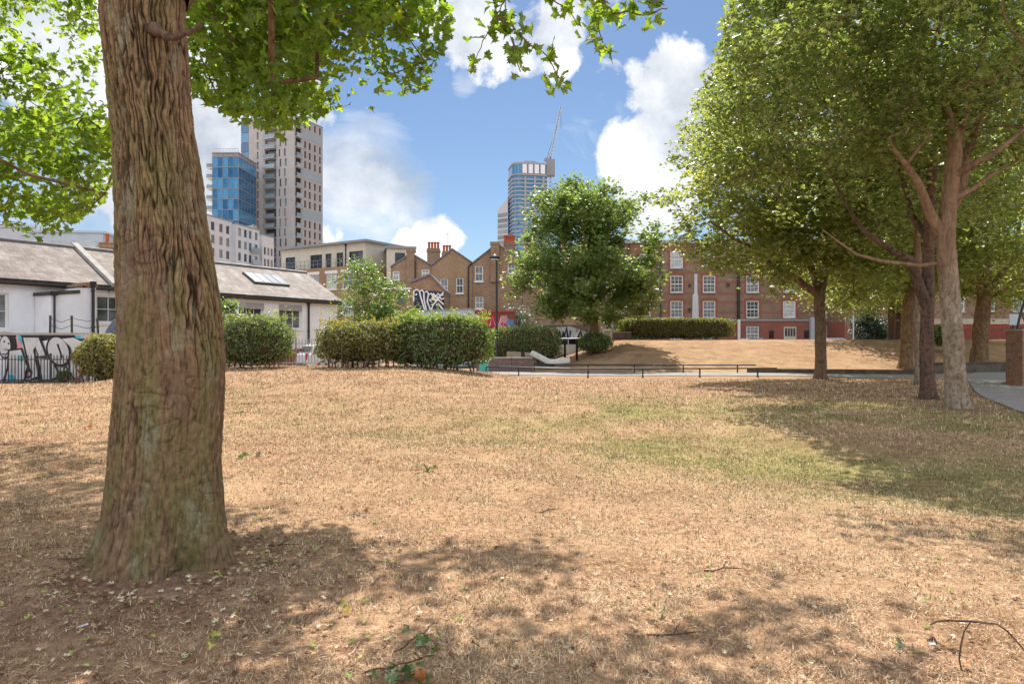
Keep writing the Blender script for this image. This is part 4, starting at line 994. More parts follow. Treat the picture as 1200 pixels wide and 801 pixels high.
o = mb.build('covered_parasol', M['tarp'], None, True, loc=((130-600)/800*29, 29, 0)); tag(o, 'slate blue canvas cover bunched round a post behind the yellowish bush', 'canvas cover')
def railing(label, x0, y0, x1, y1, group, pale=False):
    L = math.hypot(x1-x0, y1-y0); root = thing('metal_railing', label, 'railing', (x0, y0, H(x0, y0)), 0, group); n = int(L/.125); an = math.atan2(y1-y0, x1-x0)
    mat = M['steel'] if pale else M['dark']; bars, rails, posts = MB(), MB(), []
    zz = lambda t: H(x0+(x1-x0)*t, y0+(y1-y0)*t)-H(x0, y0)
    for k in range(n+1):
        t = k/n; Mx = Matrix.Translation(Vector(((x1-x0)*t, (y1-y0)*t, zz(t)))) @ Matrix.Rotation(an, 4, 'Z')
        if k % 18 == 0:
            q = MB(); q.box((-.03,-.03,-.2), (.03,.03,1.16), 0, Mx); q.build('post', mat, root)
        else:
            bars.box((-.012,-.012,.08), (.012,.012,1.02), 0, Mx)
            i = len(bars.v); bars.v += [tuple(Mx @ Vector(p)) for p in ((-.02,-.012,1.02),(.02,-.012,1.02),(.02,.012,1.02),(-.02,.012,1.02),(0,0,1.13))]
            bars.f += [(i,i+1,i+4),(i+1,i+2,i+4),(i+2,i+3,i+4),(i+3,i,i+4)]; bars.m += [0]*4
    for h in (.12, .92):
        m_ = max(2, int(L/1.2)); rails.tube([Vector(((x1-x0)*k/m_, (y1-y0)*k/m_, zz(k/m_)+h)) for k in range(m_+1)], .02, 6)
    bars.build('bars', mat, root); rails.build('rails', mat, root)
    return root
railing('dark spiked railing in front of the graffiti wall', -22.6, 26.7, -16.4, 26.7, 'park railings')
railing('pale railing running past the white car behind the bushes', -13.4, 27.6, -4.0, 28.6, 'park railings', True)
# weeds at the wall foot
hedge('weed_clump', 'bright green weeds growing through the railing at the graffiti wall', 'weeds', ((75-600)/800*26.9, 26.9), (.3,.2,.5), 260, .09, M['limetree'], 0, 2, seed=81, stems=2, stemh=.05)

# ------------------------------------------------------------------ cars
def prof_lerp(p, s): return [(x, z*s) for x, z in p]
def make_car(label, loc, rz, paint, group='parked cars'):
    """local: length along x (front at +x), 4.1 x 1.74 x 1.45 m"""
    root = thing('parked_car', label, 'car', loc, rz, group)
    low = [(-2.02,.32),(-2.06,.6),(-2.0,.9),(-1.9,.98),(.95,.98),(1.75,.84),(2.0,.7),(2.04,.45),(1.98,.28),(-1.95,.24)]
    mb = MB()
    for s in (-1, 1): pass
    ys_ = [(-.87,.93),(-.82,1.0),(0,1.0),(.82,1.0),(.87,.93)]
    n = len(low); idx = []
    for (yy, sc) in ys_:
        idx.append(len(mb.v)); mb.v += [(x*(.985 if abs(yy) > .85 else 1), yy, .62+(z-.62)*sc+ (0 if abs(yy) > .1 else .015)) for x, z in low]
    for a_, b_ in zip(idx[:-1], idx[1:]):
        for k in range(n): mb.f.append((a_+k, a_+(k+1) % n, b_+(k+1) % n, b_+k)); mb.m.append(0)
    mb.f.append(tuple(idx[0]+k for k in range(n-1, -1, -1))); mb.m.append(0); mb.f.append(tuple(idx[-1]+k for k in range(n))); mb.m.append(0)
    bd = mb.build('body', paint, root, bevel=.04)
    bt = [(-1.9,.97),(-1.62,1.4),(-1.3,1.46),(.05,1.47),(.35,1.4),(1.1,.97)]; cab = MB()
    for (yy, tw) in ((-1, 0), (1, 0)):
        for (x, z) in bt: cab.v.append((x, yy*(.82-.2*max(0, (z-.97)/.5)), z))
    m_ = len(bt); cab.f = [tuple(range(m_-1, -1, -1)), tuple(range(m_, 2*m_))]+[(k, k+1, m_+k+1, m_+k) for k in range(m_-1)]; cab.m = [0]*len(cab.f)
    cab.build('roof', paint, root, bevel=.05)
    def pane(nm, pts): q = MB(); q.poly(pts); q.build(nm, M['pane_dark'], root)
    wy = lambda z: .82-.2*max(0, (z-.97)/.5)+.008
    for s in (-1, 1):
        pane('side_window', [(-1.55,s*wy(1.02),1.02),(-.4,s*wy(1.02),1.02),(-.4,s*wy(1.37),1.37),(-1.38,s*wy(1.37),1.37)])
        pane('side_window', [(-.32,s*wy(1.02),1.02),(.88,s*wy(1.02),1.02),(.28,s*wy(1.37),1.37),(-.32,s*wy(1.37),1.37)])
    pane('rear_window', [(-1.855,-.7,1.06),(-1.855,.7,1.06),(-1.675,.6,1.34),(-1.675,-.6,1.34)])
    pane('windscreen', [(1.05,-.7,1.03),(1.05,.7,1.03),(.46,.6,1.37),(.46,-.6,1.37)])
    for sx in (-1.28, 1.25):
        for s in (-1, 1):
            w = MB(); w.tube([(0,-.1,0),(0,-.09,0),(0,.09,0),(0,.1,0)], [.27,.31,.31,.27], 20); wo = w.build('wheel', M['tyre'], root, loc=(sx, s*.8, .31))
            q = MB(); q.tube([(0,s*.1,0),(0,s*.115,0)], [.2,.17], 14); q.build('rim', M['steel'], wo)
    for s in (-1, 1):
        q = MB(); q.box((-.03,-.1,-.2), (.04,.1,.16)); q.build('tail_light', M['taillight'], root, loc=(-2.03, s*.72, .85), bevel=.02)
        q = MB(); q.box((-.1,-.16,-.06), (.05,.16,.07)); q.build('headlight', M['headlight'], root, loc=(1.93, s*.62, .7), bevel=.02)
    q = MB(); q.box((-.01,-.26,-.055), (.012,.26,.055)); q.build('number_plate', M['white_paint'], root, loc=(-2.07,0,.55))
    q = MB(); q.box((-.05,-.8,-.12), (.02,.8,.1)); q.build('bumper', M['dark'], root, loc=(-2.02,0,.36))
    return root
make_car('white car showing its red tail light between two rounded bushes', (-8.95,35.4,.04), R(38), M['car_white'])
make_car('white car parked before the sprayed wall near the round tree', (3.6,48.5,.42), R(178), M['car_white'])
make_car('dark car roof showing over the mound crest beside the drainpipe', (22.9,66.2,.48), R(180), M['car_dark'])
make_car('white car roof showing over the mound crest below a ground floor window', (25.0,69.0,.5), R(3), M['car_white'])
make_car('silver car showing over the crest past the slender trunk', (31.6,66.0,.5), R(0), M['car_silver'])
make_car('pale blue car parked by the dark evergreen', (36.4,66.4,.5), R(185), M['car_blue'])

# ------------------------------------------------------------------ dumped rubbish, low wall, signs and posts in the middle
def slab(name, label, cat, prof, w, th, mat, loc, rz, pm='cover'):
    """a bent soft slab following a profile in xz"""
    up_, dn = [], []
    for k, (x, z) in enumerate(prof):
        a_ = prof[max(0, k-1)]; b_ = prof[min(len(prof)-1, k+1)]; dx, dz = b_[0]-a_[0], b_[1]-a_[1]; l = math.hypot(dx, dz)
        up_.append((x-dz/l*th, z+dx/l*th)); dn.append((x, z))
    mb = MB(); pl = dn+up_[::-1]
    n = len(prof)
    for k in range(n-1): 
        quad = [dn[k], dn[k+1], up_[k+1], up_[k]]
    mb.v = [(p[0], -w/2, p[1]) for p in dn]+[(p[0], -w/2, p[1]) for p in up_]+[(p[0], w/2, p[1]) for p in dn]+[(p[0], w/2, p[1]) for p in up_]
    for k in range(n-1):
        mb.f += [(k,k+1,n+k+1,n+k), (2*n+k+1,2*n+k,3*n+k,3*n+k+1), (n+k,n+k+1,3*n+k+1,3*n+k), (k+1,k,2*n+k,2*n+k+1)]
    mb.f += [(0,n,3*n,2*n), (n-1,3*n-1,4*n-1,2*n-1)]; mb.m = [0]*len(mb.f)
    o = mb.build(name, mat, None, True, loc=loc, rot=(0,0,rz), bevel=.045); return tag(o, label, cat)
zb = H(2.3, 39.9)
slab('mattress', 'pale mattress bent in the middle and dumped at the foot of the mound', 'mattress', [(-1.25,.66),(-.8,.44),(-.35,.2),(-.05,.1),(.3,.12),(.9,.2),(1.1,.22)], 1.4, .3, M['fabric'], (2.3,39.9,zb+.12), R(-4))
mb = MB(); mb.box((-.9,-.12,0), (.9,.12,1.02)); o = mb.build('bed_base', M['wood'], None, loc=(.55,40.3,H(.55,40.3)-.02), rot=(R(-8),R(3),R(6)), bevel=.03); tag(o, 'beige bed base stood on edge behind the purple wall', 'bed base')
root = thing('broken_chair', 'black broken chair dumped against the beige bed base', 'chair', (.85,38.9,H(.85,38.9)), R(20))
mb = MB(); mb.box((-.22,-.22,.38), (.22,.22,.45)); mb.build('seat', M['black'], root, bevel=.02)
mb = MB(); mb.prism([(-.22,.45),(-.3,1.0),(-.24,1.02),(-.12,.45)], 'y', -.2, .2); mb.build('backrest', M['black'], root)
for sx in (-1,1):
    for sy in (-1,1): mb = MB(); mb.tube([(sx*.18,sy*.18,.38),(sx*.24,sy*.22,0)], .02, 6); mb.build('leg', M['black'], root)
mb = MB(); mb.box((-1.0,-.2,0), (1.0,.2,.05)); o = mb.build('white_board', M['white_paint'], None, loc=(2.3,38.9,H(2.3,38.9)+.08), rot=(.05,.03,R(5))); tag(o, 'flat white board lying on the grass in front of the bent mattress', 'board')
mb = MB(); mb.box((-.45,-.3,0), (.45,.3,.5)); mb.box((-.47,-.32,.502), (.47,.32,.56)); o = mb.build('grey_crate', M['concrete'], None, loc=(1.9,40.9,H(1.9,40.9)-.02), rot=(0,0,R(15))); tag(o, 'grey chest dumped behind the raised end of the bent mattress', 'chest')
wallrun('low_brick_wall', 'low purple brick wall beside the dumped beige bed base', 'wall', [(-1.9,36.9),(0,36.6),(1.1,36.6)], .72, .3, M['purple'], .06, M['concrete'])
root = thing('utility_box', 'turquoise box at the end of the tall dark hedge', 'box', ((567-600)/800*33,33,H(-1.36,33)))
mb = MB(); mb.box((-.22,-.2,-.1), (.22,.2,.62)); mb.build('cabinet', M['turq'], root, bevel=.015)
mb = MB(); mb.box((-.25,-.23,.622), (.25,.23,.68)); mb.build('lid', M['steel'], root, bevel=.01)
for k, (px, py, d, lab) in enumerate([(662,398,42.5,'short black bollard in front of the white car near the mound'), (676,396,42.8,'black bollard nearer the round tree trunk'), (648,399,43,'black bollard close to the long greyish hedge')]):
    x = (px-600)/800*d; zt = EYE+(400-py)/800*d; zg = H(x, d); mb = MB(); h = max(.8, zt-zg)
    mb.lathe([(.07,-.2),(.07,h-.15),(.085,h-.14),(.085,h-.08),(.05,h-.06),(.06,h-.02),(.03,h)], 12); o = mb.build('bollard', M['black'], None, True, loc=(x,d,zg)); tag(o, lab, 'bollard', 'bollards by the mound')
# sprayed wall beyond the mattress
d = 52.5; x0 = (632-600)/800*d
root = thing('sprayed_wall', 'wall covered with pale blue and white spray letters behind the mattress', 'wall', (x0, d, 0)); W_ = 4.2
mb = MB(); mb.box((0,0,-.3), (W_,.25,2.9)); mb.build('wall_body', M['purple'], root)
mb = MB(); mb.box((-.04,-.04,2.902), (W_+.04,.29,2.98)); mb.build('coping', M['concrete'], root)
rg_ = random.Random(5)
mb = MB(); mb.poly([(.1,-.006,.3),(W_-.2,-.006,.3),(W_-.4,-.006,2.3),(2.4,-.006,2.8),(1.0,-.006,2.7),(.1,-.006,1.8)]); mb.build('graffiti', M['pale_blue'], root)
for k in range(13):
    x = .35+k*.27; mb = MB(); pts = [(x+rg_.uniform(-.1,.1), 1.5), (x-.1+rg_.uniform(0,.2), 2.1), (x+.12, 2.5+rg_.uniform(-.1,.25)), (x+.22, 1.95), (x+.12+rg_.uniform(-.1,.2), 1.5)]
    mb.ribbon(pts, .13, -.012-.003*k); mb.build('graffiti', M[rg_.choice(['white_paint','spray_black','white_paint','spray_blue','spray_pink'])], root)
root = thing('notice_board', 'white notice panel standing beside the round tree trunk', 'sign', ((712-600)/800*47,47,H(6.6,47)))
mb = MB(); z0 = EYE+(400-398)/800*47-H(6.6,47); mb.box((-.32,-.03,z0-.05), (.32,.03,z0+.72)); mb.build('panel', M['white_paint'], root, bevel=.02)
for k, zz in enumerate((.55,.42,.3,.18)): q = MB(); q.box((-.22,-.036,z0+zz), (.22-.05*k,-.0325,z0+zz+.04)); q.build('printed_line', M['spray_blue'], root)
for s in (-.25,.25): q = MB(); q.box((s-.03,.032,-.3), (s+.03,.07,z0+.6)); q.build('post', M['dark'], root)
wallrun('low_garden_wall', 'low brick wall between the round tree and the clipped hedge', 'wall', [(6.0,49.5),(8.6,49.2)], .55, .3, M['purple'], .06, M['concrete'])
# ------------------------------------------------------------------ long white workshop on the left
W0 = (-24.0, 32.0); WA = math.atan2(18, 11.2)
ws = thing('white_workshop', 'long single storey white rendered building with lichened tiled roof', 'building', (W0[0], W0[1], 0), WA)
S1, SL = 21.2, -9.0
ops = [(3.75,2.62,5.65,4.05),(12.9,2.5,14.75,4.05),(16.0,2.5,17.9,4.05),(-.9,2.2,.35,3.9),(8.6,2.5,10.3,4.05),(-5.2,2.6,-3.4,4.05)]
mb = MB(); facade(mb, S1-SL, 4.6, ops, 0, .2, SL, 0)
mb.poly([(S1,0,0),(S1,7,0),(S1,7,4.6),(S1,3.5,6.6),(S1,0,4.6)]); mb.poly([(SL,0,0),(SL,0,4.6),(SL,3.5,6.6),(SL,7,4.6),(SL,7,0)]); mb.poly([(SL,7,0),(SL,7,4.6),(S1,7,4.6),(S1,7,0)])
mb.build('wall', M['white'], ws)
mb = MB(); mb.box((S1-9.5,-.03,0), (S1,.0-.003,1.15)); mb.build('brick_plinth', M['redbrick'], ws)
for k, (a_, b_, c_, d_) in enumerate(ops):
    window(ws, a_, b_, c_-a_, d_-b_, 'casement', .12, cols=3 if k != 3 else 2, rows=2, fw=.085, sill=M['white_paint'], pane=M['pane'])
for k in (1, 2, 4): a_, b_, c_, d_ = ops[k]; mb = MB(); mb.box((a_-.02,-.03,d_-.33), (c_+.02,-.004,d_+.05)); mb.build('lintel', M['stone_dark'], ws)
def sloped(parent, nm, x0, x1, y0, z0, y1, z1, th, mat):
    o = MB(); L = math.hypot(y1-y0, z1-z0); o.box((0,0,0), (x1-x0,L,th)); ob = o.build(nm, mat, parent, loc=(x0,y0,z0)); ob.rotation_euler = (math.atan2(z1-z0, y1-y0), 0, 0); return ob
rf = sloped(ws, 'roof', SL-.15, 4.9, -.3, 4.5, 3.5, 6.72, .1, M['oldroof'])
rf2 = sloped(ws, 'roof', 5.25, S1+.2, -.3, 4.5, 3.5, 6.72, .1, M['oldroof'])
sloped(ws, 'rear_roof', SL-.15, S1+.2, 7.3, 4.5, 3.5, 6.72, -.1, M['oldroof'])
sb = MB(); sb.box((0,-.35,-.3), (.34,4.6,.32)); o = sb.build('parapet', M['concrete'], ws, loc=(4.9,-.02,4.6)); o.rotation_euler = (math.atan2(2.2, 3.8), 0, 0)
mb = MB(); mb.tube([(SL,3.5,6.86),(4.9,3.5,6.86)], .11, 8); mb.tube([(5.25,3.5,6.86),(S1+.2,3.5,6.86)], .11, 8); mb.build('ridge_tiles', M['slate'], ws)
mb = MB(); mb.box((SL,-.42,4.36), (S1+.1,-.3,4.49)); mb.box((SL,-.3,4.3), (S1+.1,-.24,4.47)); mb.build('gutter', M['dark'], ws)
rl = MB(); rl.box((0,0,0), (2.9,1.5,.12)); r_ = rl.build('rooflight', M['dark'], rf2, loc=(9.7,1.75,.1))
for k in range(4): q = MB(); q.box((0,0,0), (.62,1.34,.02)); q.build('pane', M['pane_net'], r_, loc=(.08+k*.7,.08,.122))
for x in (11.75, 18.45): pipe(ws, x, .2, 4.25, M['black'], .07)
# stepped lean-to against the front
an = thing('white_outbuilding', 'small white lean-to with dark stepped coping against the long workshop', 'outbuilding', (W0[0], W0[1], 0), WA)
mb = MB(); mb.prism([(1.45,0),(3.5,0),(3.5,4.3),(2.7,4.25),(2.7,3.98),(1.45,3.82)], 'y', -1.6, -.05); mb.build('wall', M['white'], an)
mb = MB(); mb.prism([(1.35,3.825),(2.72,3.985),(2.72,4.15),(1.35,3.98)], 'y', -1.68, -.06); mb.build('coping', M['dark'], an)
mb = MB()
for k in range(5): mb.box((2.7+.17*k,-1.66,4.31+.06*(k % 2)), (2.86+.17*k,-.3,4.43+.06*(k % 3)))
mb.build('brick_parapet', M['brown'], an)
pipe(an, 3.3, .2, 4.4, M['black'], .075, -1.72); pipe(an, 1.55, .2, 3.8, M['black'], .05, -1.72)
# things far left behind
bx = thing('white_flat_block', 'white flat roofed block showing over the old tiled ridge', 'building', (-48, 62, 0), R(4))
mb = MB(); mb.box((-14,0,0), (4.6,9,12.0)); mb.box((-14.1,-.1,12.003), (4.7,9.1,12.25)); mb.build('wall', M['pale'], bx)
mb = MB(); mb.box((4.62,-1.5,0), (11.2,11,11.35)); mb.box((4.64,-1.6,11.353), (11.3,11.1,11.55)); mb.build('lower_wall', M['pale_blue'], bx)
for k in range(3): mb = MB(); mb.box((5.2+1.9*k,-1.56,9.9), (6.8+1.9*k,-1.503,10.7)); mb.build('window', M['pane_net'], bx)
mb = MB(); mb.box((-12,.5,12.26), (-9,2,12.9)); mb.box((-3,.5,12.26), (-1.6,1.5,12.8)); mb.build('roof_plant', M['grey'], bx)
hb = thing('brick_house', 'old brown brick house with a lone chimney behind the workshop roof', 'house', (-40, 50, 0), R(12))
mb = MB(); mb.prism([(-8,0),(9.6,0),(9.6,6.9),(5,7.3),(1.5,8.3),(-2,8.4),(-8,9.1)], 'y', 0, 6); mb.build('wall', M['brown'], hb)
mb = MB(); mb.prism([(5.05,7.33),(9.65,6.93),(9.65,7.1),(5.05,7.5)], 'y', -.1, 6.1); mb.prism([(-8,9.13),(-2,8.43),(1.5,8.33),(5,7.33),(5,7.5),(1.5,8.5),(-2,8.6),(-8,9.3)], 'y', -.1, 6.1); mb.build('coping', M['slate'], hb)
chimney(hb, 9.0, 1.2, 6.2, .9, .8, 3.0, 1, M['brown'])

# ------------------------------------------------------------------ pale apartment block
ap = thing('apartment_block', 'pale grey stepped apartment block below the glass tower', 'building', (-67, 150, 0), math.atan2(25, 4.8))
hts = [(0, 9.2, 0, 29.4), (9.2, 19.2, -1.0, 29.0), (19.2, 21.2, .8, 30.4), (21.2, 26.6, -.6, 28.3)]
for k, (x0_, x1_, y_, h_) in enumerate(hts):
    cols_ = {0: [1.4, 4.4, 7], 1: [1.0, 3.4, 5.4, 8.0], 2: [], 3: [.7, 2.3, 3.9]}[k]
    wd = {0: 1.3, 1: 1.2, 2: 1, 3: 1.0}[k]; op = []
    for fl in range(5, 10):
        z_ = fl*2.9+.35
        for c_ in cols_:
            if z_+1.9 < h_-.5: op.append((x0_+c_, z_, x0_+c_+wd, z_+1.9))
    mb = MB(); facade(mb, x1_-x0_, h_, op, y_, .25, x0_, 0)
    mb.poly([(x0_,y_,0),(x0_,y_,h_),(x0_,16,h_),(x0_,16,0)]); mb.poly([(x1_,y_,0),(x1_,16,0),(x1_,16,h_),(x1_,y_,h_)]); mb.poly([(x0_,y_,h_),(x1_,y_,h_),(x1_,16,h_),(x0_,16,h_)])
    mb.build('wall', [M['pale'], M['pale_blue'], M['stone_dark'], M['pale']][k], ap)
    mb = MB(); mb.box((x0_-.0,y_-.08,h_+.003), (x1_-.01,y_+.3,h_+.3)); mb.build('parapet', M['grey'], ap)
    for (a_, b_, c_, d_) in op: window(ap, a_, b_, c_-a_, d_-b_, 'flat', y_+.14, frame=M['grey'], pane=M['pane'], cols=2, rows=1, fw=.09)
for fl in range(5, 9):
    mb = MB(); mb.box((14.9,-1.9,fl*2.9+.0), (18.6,-1.005,fl*2.9+.2)); mb.box((14.9,-1.9,fl*2.9+.2), (18.6,-1.86,fl*2.9+1.2)); mb.build('balcony', M['balglass'], ap)

# ------------------------------------------------------------------ blue glass tower
gt = thing('glass_tower', 'blue glass clad tower with balconies up its side', 'tower', (-83.4, 190, 0), R(-2))
FH, NF, TW, TD = 2.95, 18, 7.4, 12.0; Hg = FH*NF+1.2
mb = MB(); mb.box((.1,.1,0), (TW-.1,TD,Hg-.3)); mb.build('core', M['stone_dark'], gt)
for fl in range(5, NF):
    for c_ in range(5):
        q = MB(); q.box((c_*TW/5+.06,0,fl*FH+.12), ((c_+1)*TW/5-.06,.08,(fl+1)*FH-.12)); q.build('glass_panel', M['blueglass'], gt)
    q = MB(); q.box((TW-.08,.15,fl*FH+.12), (TW,TD-.1,(fl+1)*FH-.12)); q.build('side_glazing', M['blueglass'], gt)
    q = MB(); q.box((-2.0,.6,fl*FH), (-.004,5,fl*FH+.22)); q.build('balcony_slab', M['white_paint'], gt); 
    r_ = MB(); r_.box((-2.0,.6,fl*FH+.22), (-1.95,5,fl*FH+1.25)); r_.box((-1.95,.6,fl*FH+.22), (-.01,.65,fl*FH+1.25)); r_.build('balcony_glass', M['balglass'], gt)
mb = MB()
for fl in range(5, NF+1): mb.box((-.06,-.1,fl*FH-.1), (TW+.08,-.02,fl*FH+.1)); mb.box((TW+.012,.0,fl*FH-.1), (TW+.09,TD,fl*FH+.1))
for c_ in range(6): mb.box((c_*TW/5-.05,-.085,5*FH), (c_*TW/5+.05,-.022,Hg-.4))
for c_ in range(1, 7): mb.box((TW+.014,c_*2-.05,5*FH), (TW+.08,c_*2+.05,Hg-.4))
mb.build('mullions', M['grey'], gt)
mb = MB(); mb.box((-.1,-.12,Hg-.35), (TW+.1,TD+.1,Hg)); 
mb.build('roof_edge', M['grey'], gt)
mb = MB()
for k in range(9): mb.tube([(.3+k*.85,.4,Hg),(.3+k*.85,.4,Hg+1.1)], .05, 5)
mb.tube([(.3,.4,Hg+1.1),(7.1,.4,Hg+1.1)], .05, 5); mb.build('roof_railing', M['steel'], gt)

# ------------------------------------------------------------------ stone clad tower
st = thing('stone_tower', 'tall beige stone clad residential tower with stacked balconies', 'tower', (-63.75, 200, 0), math.atan2(12, 4.95))
FH, NF = 2.95, 23; Hs = FH*NF
# left face lies along local y (x = 0), right face along local x (y = 0)
def lface(x): return x
ops_r, ops_l = [], []
for fl in range(8, NF):
    z_ = fl*FH
    for c_ in (4.4, 6.5, 8.9, 11.3): 
        if fl % 4 != 1: ops_r.append((c_, z_+.5, c_+.85, z_+2.6))
    for c_, w_ in ((2.9,.6),(4.9,.6)): ops_l.append((c_+(.35 if fl % 2 else 0), z_+.35, c_+w_+(.35 if fl % 2 else 0), z_+2.6))
    ops_l.append((13.4, z_+.4, 14.1, z_+2.6)); ops_l.append((6.7, z_+.1, 11.0, z_+2.75))
    ops_r.append((.5, z_+.1, 3.0, z_+2.75))
mb = MB(); facade(mb, 13, Hs, ops_r, 0, .5, 0, 0); facade_l = MB(); facade(facade_l, 17.2, Hs+1.2, [(17.2-c, b_, 17.2-a_, d_) for a_, b_, c, d_ in ops_l], 0, .7, 0, 0)
mb.poly([(13,0,0),(13,17.2,0),(13,17.2,Hs),(13,0,Hs)]); mb.poly([(0,17.2,0),(0,17.2,Hs),(13,17.2,Hs),(13,17.2,0)]); mb.poly([(0,0,Hs),(13,0,Hs),(13,17.2,Hs),(0,17.2,Hs)])
mb.build('right_wall', M['stone_dark'], st)
lw = facade_l.build('left_wall', M['stone'], st, loc=(-.004,17.2,0), rot=(0,0,R(-90)))
mb = MB(); mb.box((1.0,.8,0), (12.8,16.9,Hs-.3)); mb.build('core', M['dark'], st)
for (a_, b_, c, d_) in ops_r:
    if a_ > 3: q = MB(); q.box((a_,.3,b_), (c,.36,d_)); q.build('window', M['pane_dark'], st)
    else:
        q = MB(); q.box((a_,-.5,b_-.12), (c,.5,b_+.08)); o = q.build('balcony', M['steel'], st); r_ = MB(); r_.box((a_,-.5,b_+.08), (c,-.45,b_+1.15)); r_.build('balcony_glass', M['balglass'], o)
for (a_, b_, c, d_) in ops_l:
    if c-a_ < 2: q = MB(); q.box((.3,a_,b_), (.36,c,d_)); q.build('slit_window', M['pane'], st)
    else:
        q = MB(); q.box((-.9,a_,b_-.14), (.6,c,b_+.08)); o = q.build('balcony', M['steel'], st); r_ = MB(); r_.box((-.9,a_,b_+.08), (-.85,c,b_+1.15)); r_.build('balcony_glass', M['balglass'], o)
        q = MB(); q.box((.66,a_,b_), (.7,c,d_)); q.build('balcony_door', M['pane'], o)
for fl in range(9, NF, 4):
    q = MB(); q.box((3.4,-.05,fl*FH+.35), (12.9,-.004,fl*FH+2.75)); q.build('glass_band', M['balglass'], st)
for fl in range(8, NF):
    q = MB(); q.box((-.05,17.25,fl*FH+.1), (6,20.2,fl*FH+2.85)); q.build('corner_glazing', M['blueglass'], st)
mb = MB(); mb.box((.1,17.22,0), (5.9,20.1,Hs+1)); mb.build('corner_core', M['stone_dark'], st)
mb = MB(); mb.box((-.1,-.1,Hs+.01), (13.1,.3,Hs+.4)); mb.box((12.7,.31,Hs+.01), (13.1,17.2,Hs+.4)); mb.build('parapet', M['grey'], st)

# ------------------------------------------------------------------ yellow brick block with cream attic
yb = thing('brick_block', 'yellow brick block with a set back cream attic storey', 'building', (-31.4, 93, 0), math.atan2(-8, 13.1))
Lb = 15.4
opb = [(c_, 8.2, c_+1.9, 10.2) for c_ in (3.2, 7.0, 10.2, 13.0)]+[(c_, 4.9, c_+1.9, 6.9) for c_ in (3.2, 7.0, 10.2, 13.0)]
mb = MB(); facade(mb, Lb+2.2, 11.0, opb, -1.6, .2, -1.2, 0); mb.poly([(Lb+1,-1.6,0),(Lb+1,6,0),(Lb+1,6,11),(Lb+1,-1.6,11)]); mb.poly([(-1.2,-1.6,11),(Lb+1,-1.6,11),(Lb+1,6,11),(-1.2,6,11)]); mb.poly([(-1.2,-1.6,0),(-1.2,-1.6,11),(-1.2,6,11),(-1.2,6,0)])
mb.build('wall', M['yellow'], yb)
for (a_, b_, c_, d_) in opb:
    window(yb, a_, b_, c_-a_, d_-b_, 'sash', -1.5, pane=M['pane_net'], cols=2, rows=2, fw=.12, sill=M['white_paint'])
    if b_ > 7: q = MB(); q.box((a_-.15,-1.66,d_+.003), (c_+.15,-1.603,d_+.35)); q.build('white_lintel', M['white_paint'], yb)
opa = [(c_, 11.2, c_+w_, 13.0) for c_, w_ in ((.8,1.9),(5.6,2.2),(8.4,1.1),(10.4,1.2),(12.6,2.4))]
mb = MB(); facade(mb, Lb, 3.0, opa, 0, .2, 0, 11.02); mb.poly([(Lb,0,11.02),(Lb,7,11.02),(Lb,7,14.02),(Lb,0,14.02)]); mb.poly([(0,0,11.02),(0,0,14.02),(0,7,14.02),(0,7,11.02)]); mb.build('attic_wall', M['cream'], yb)
for (a_, b_, c_, d_) in opa: window(yb, a_, b_, c_-a_, d_-b_, 'flat', .12, frame=M['dark'], pane=M['pane_dark'], cols=2, rows=1, fw=.08)
mb = MB(); mb.box((-.4,-.5,14.03), (Lb+.5,7.4,14.32)); mb.build('flat_roof', M['grey'], yb)
mb = MB()
for k in range(22): mb.tube([(-1+k*.8,-1.5,11.0),(-1+k*.8,-1.5,12.0)], .03, 4)
for z_ in (11.5, 12.0): mb.tube([(-1,-1.5,z_),(Lb+1,-1.5,z_)], .03, 4)
mb.build('terrace_railing', M['grey'], yb)
pipe(yb, 12.1, 11.1, 13.8, M['black'], .07)
rb = thing('red_brick_block', 'small red brick block at the end of the yellow brick block', 'building', (-34.5, 88, 0), R(-6))
mb = MB(); mb.box((0,0,0), (3.6,5,10.6)); mb.build('wall', M['redbrick'], rb); mb = MB(); mb.box((-.08,-.08,10.603), (3.68,5.08,10.8)); mb.build('coping', M['concrete'], rb)
cb = thing('cream_block', 'cream flat roofed block beside the terrace chimneys', 'building', (-15.4, 84, 0), R(12))
mb = MB(); mb.box((0,0,0), (3.4,7,13.1)); mb.build('wall', M['cream'], cb); mb = MB(); mb.box((-.2,-.25,13.103), (3.6,7.2,13.4)); mb.build('flat_roof', M['grey'], cb)
q = MB(); q.box((1.0,-.05,11.4), (2.2,-.003,12.6)); q.build('window', M['pane_dark'], cb)

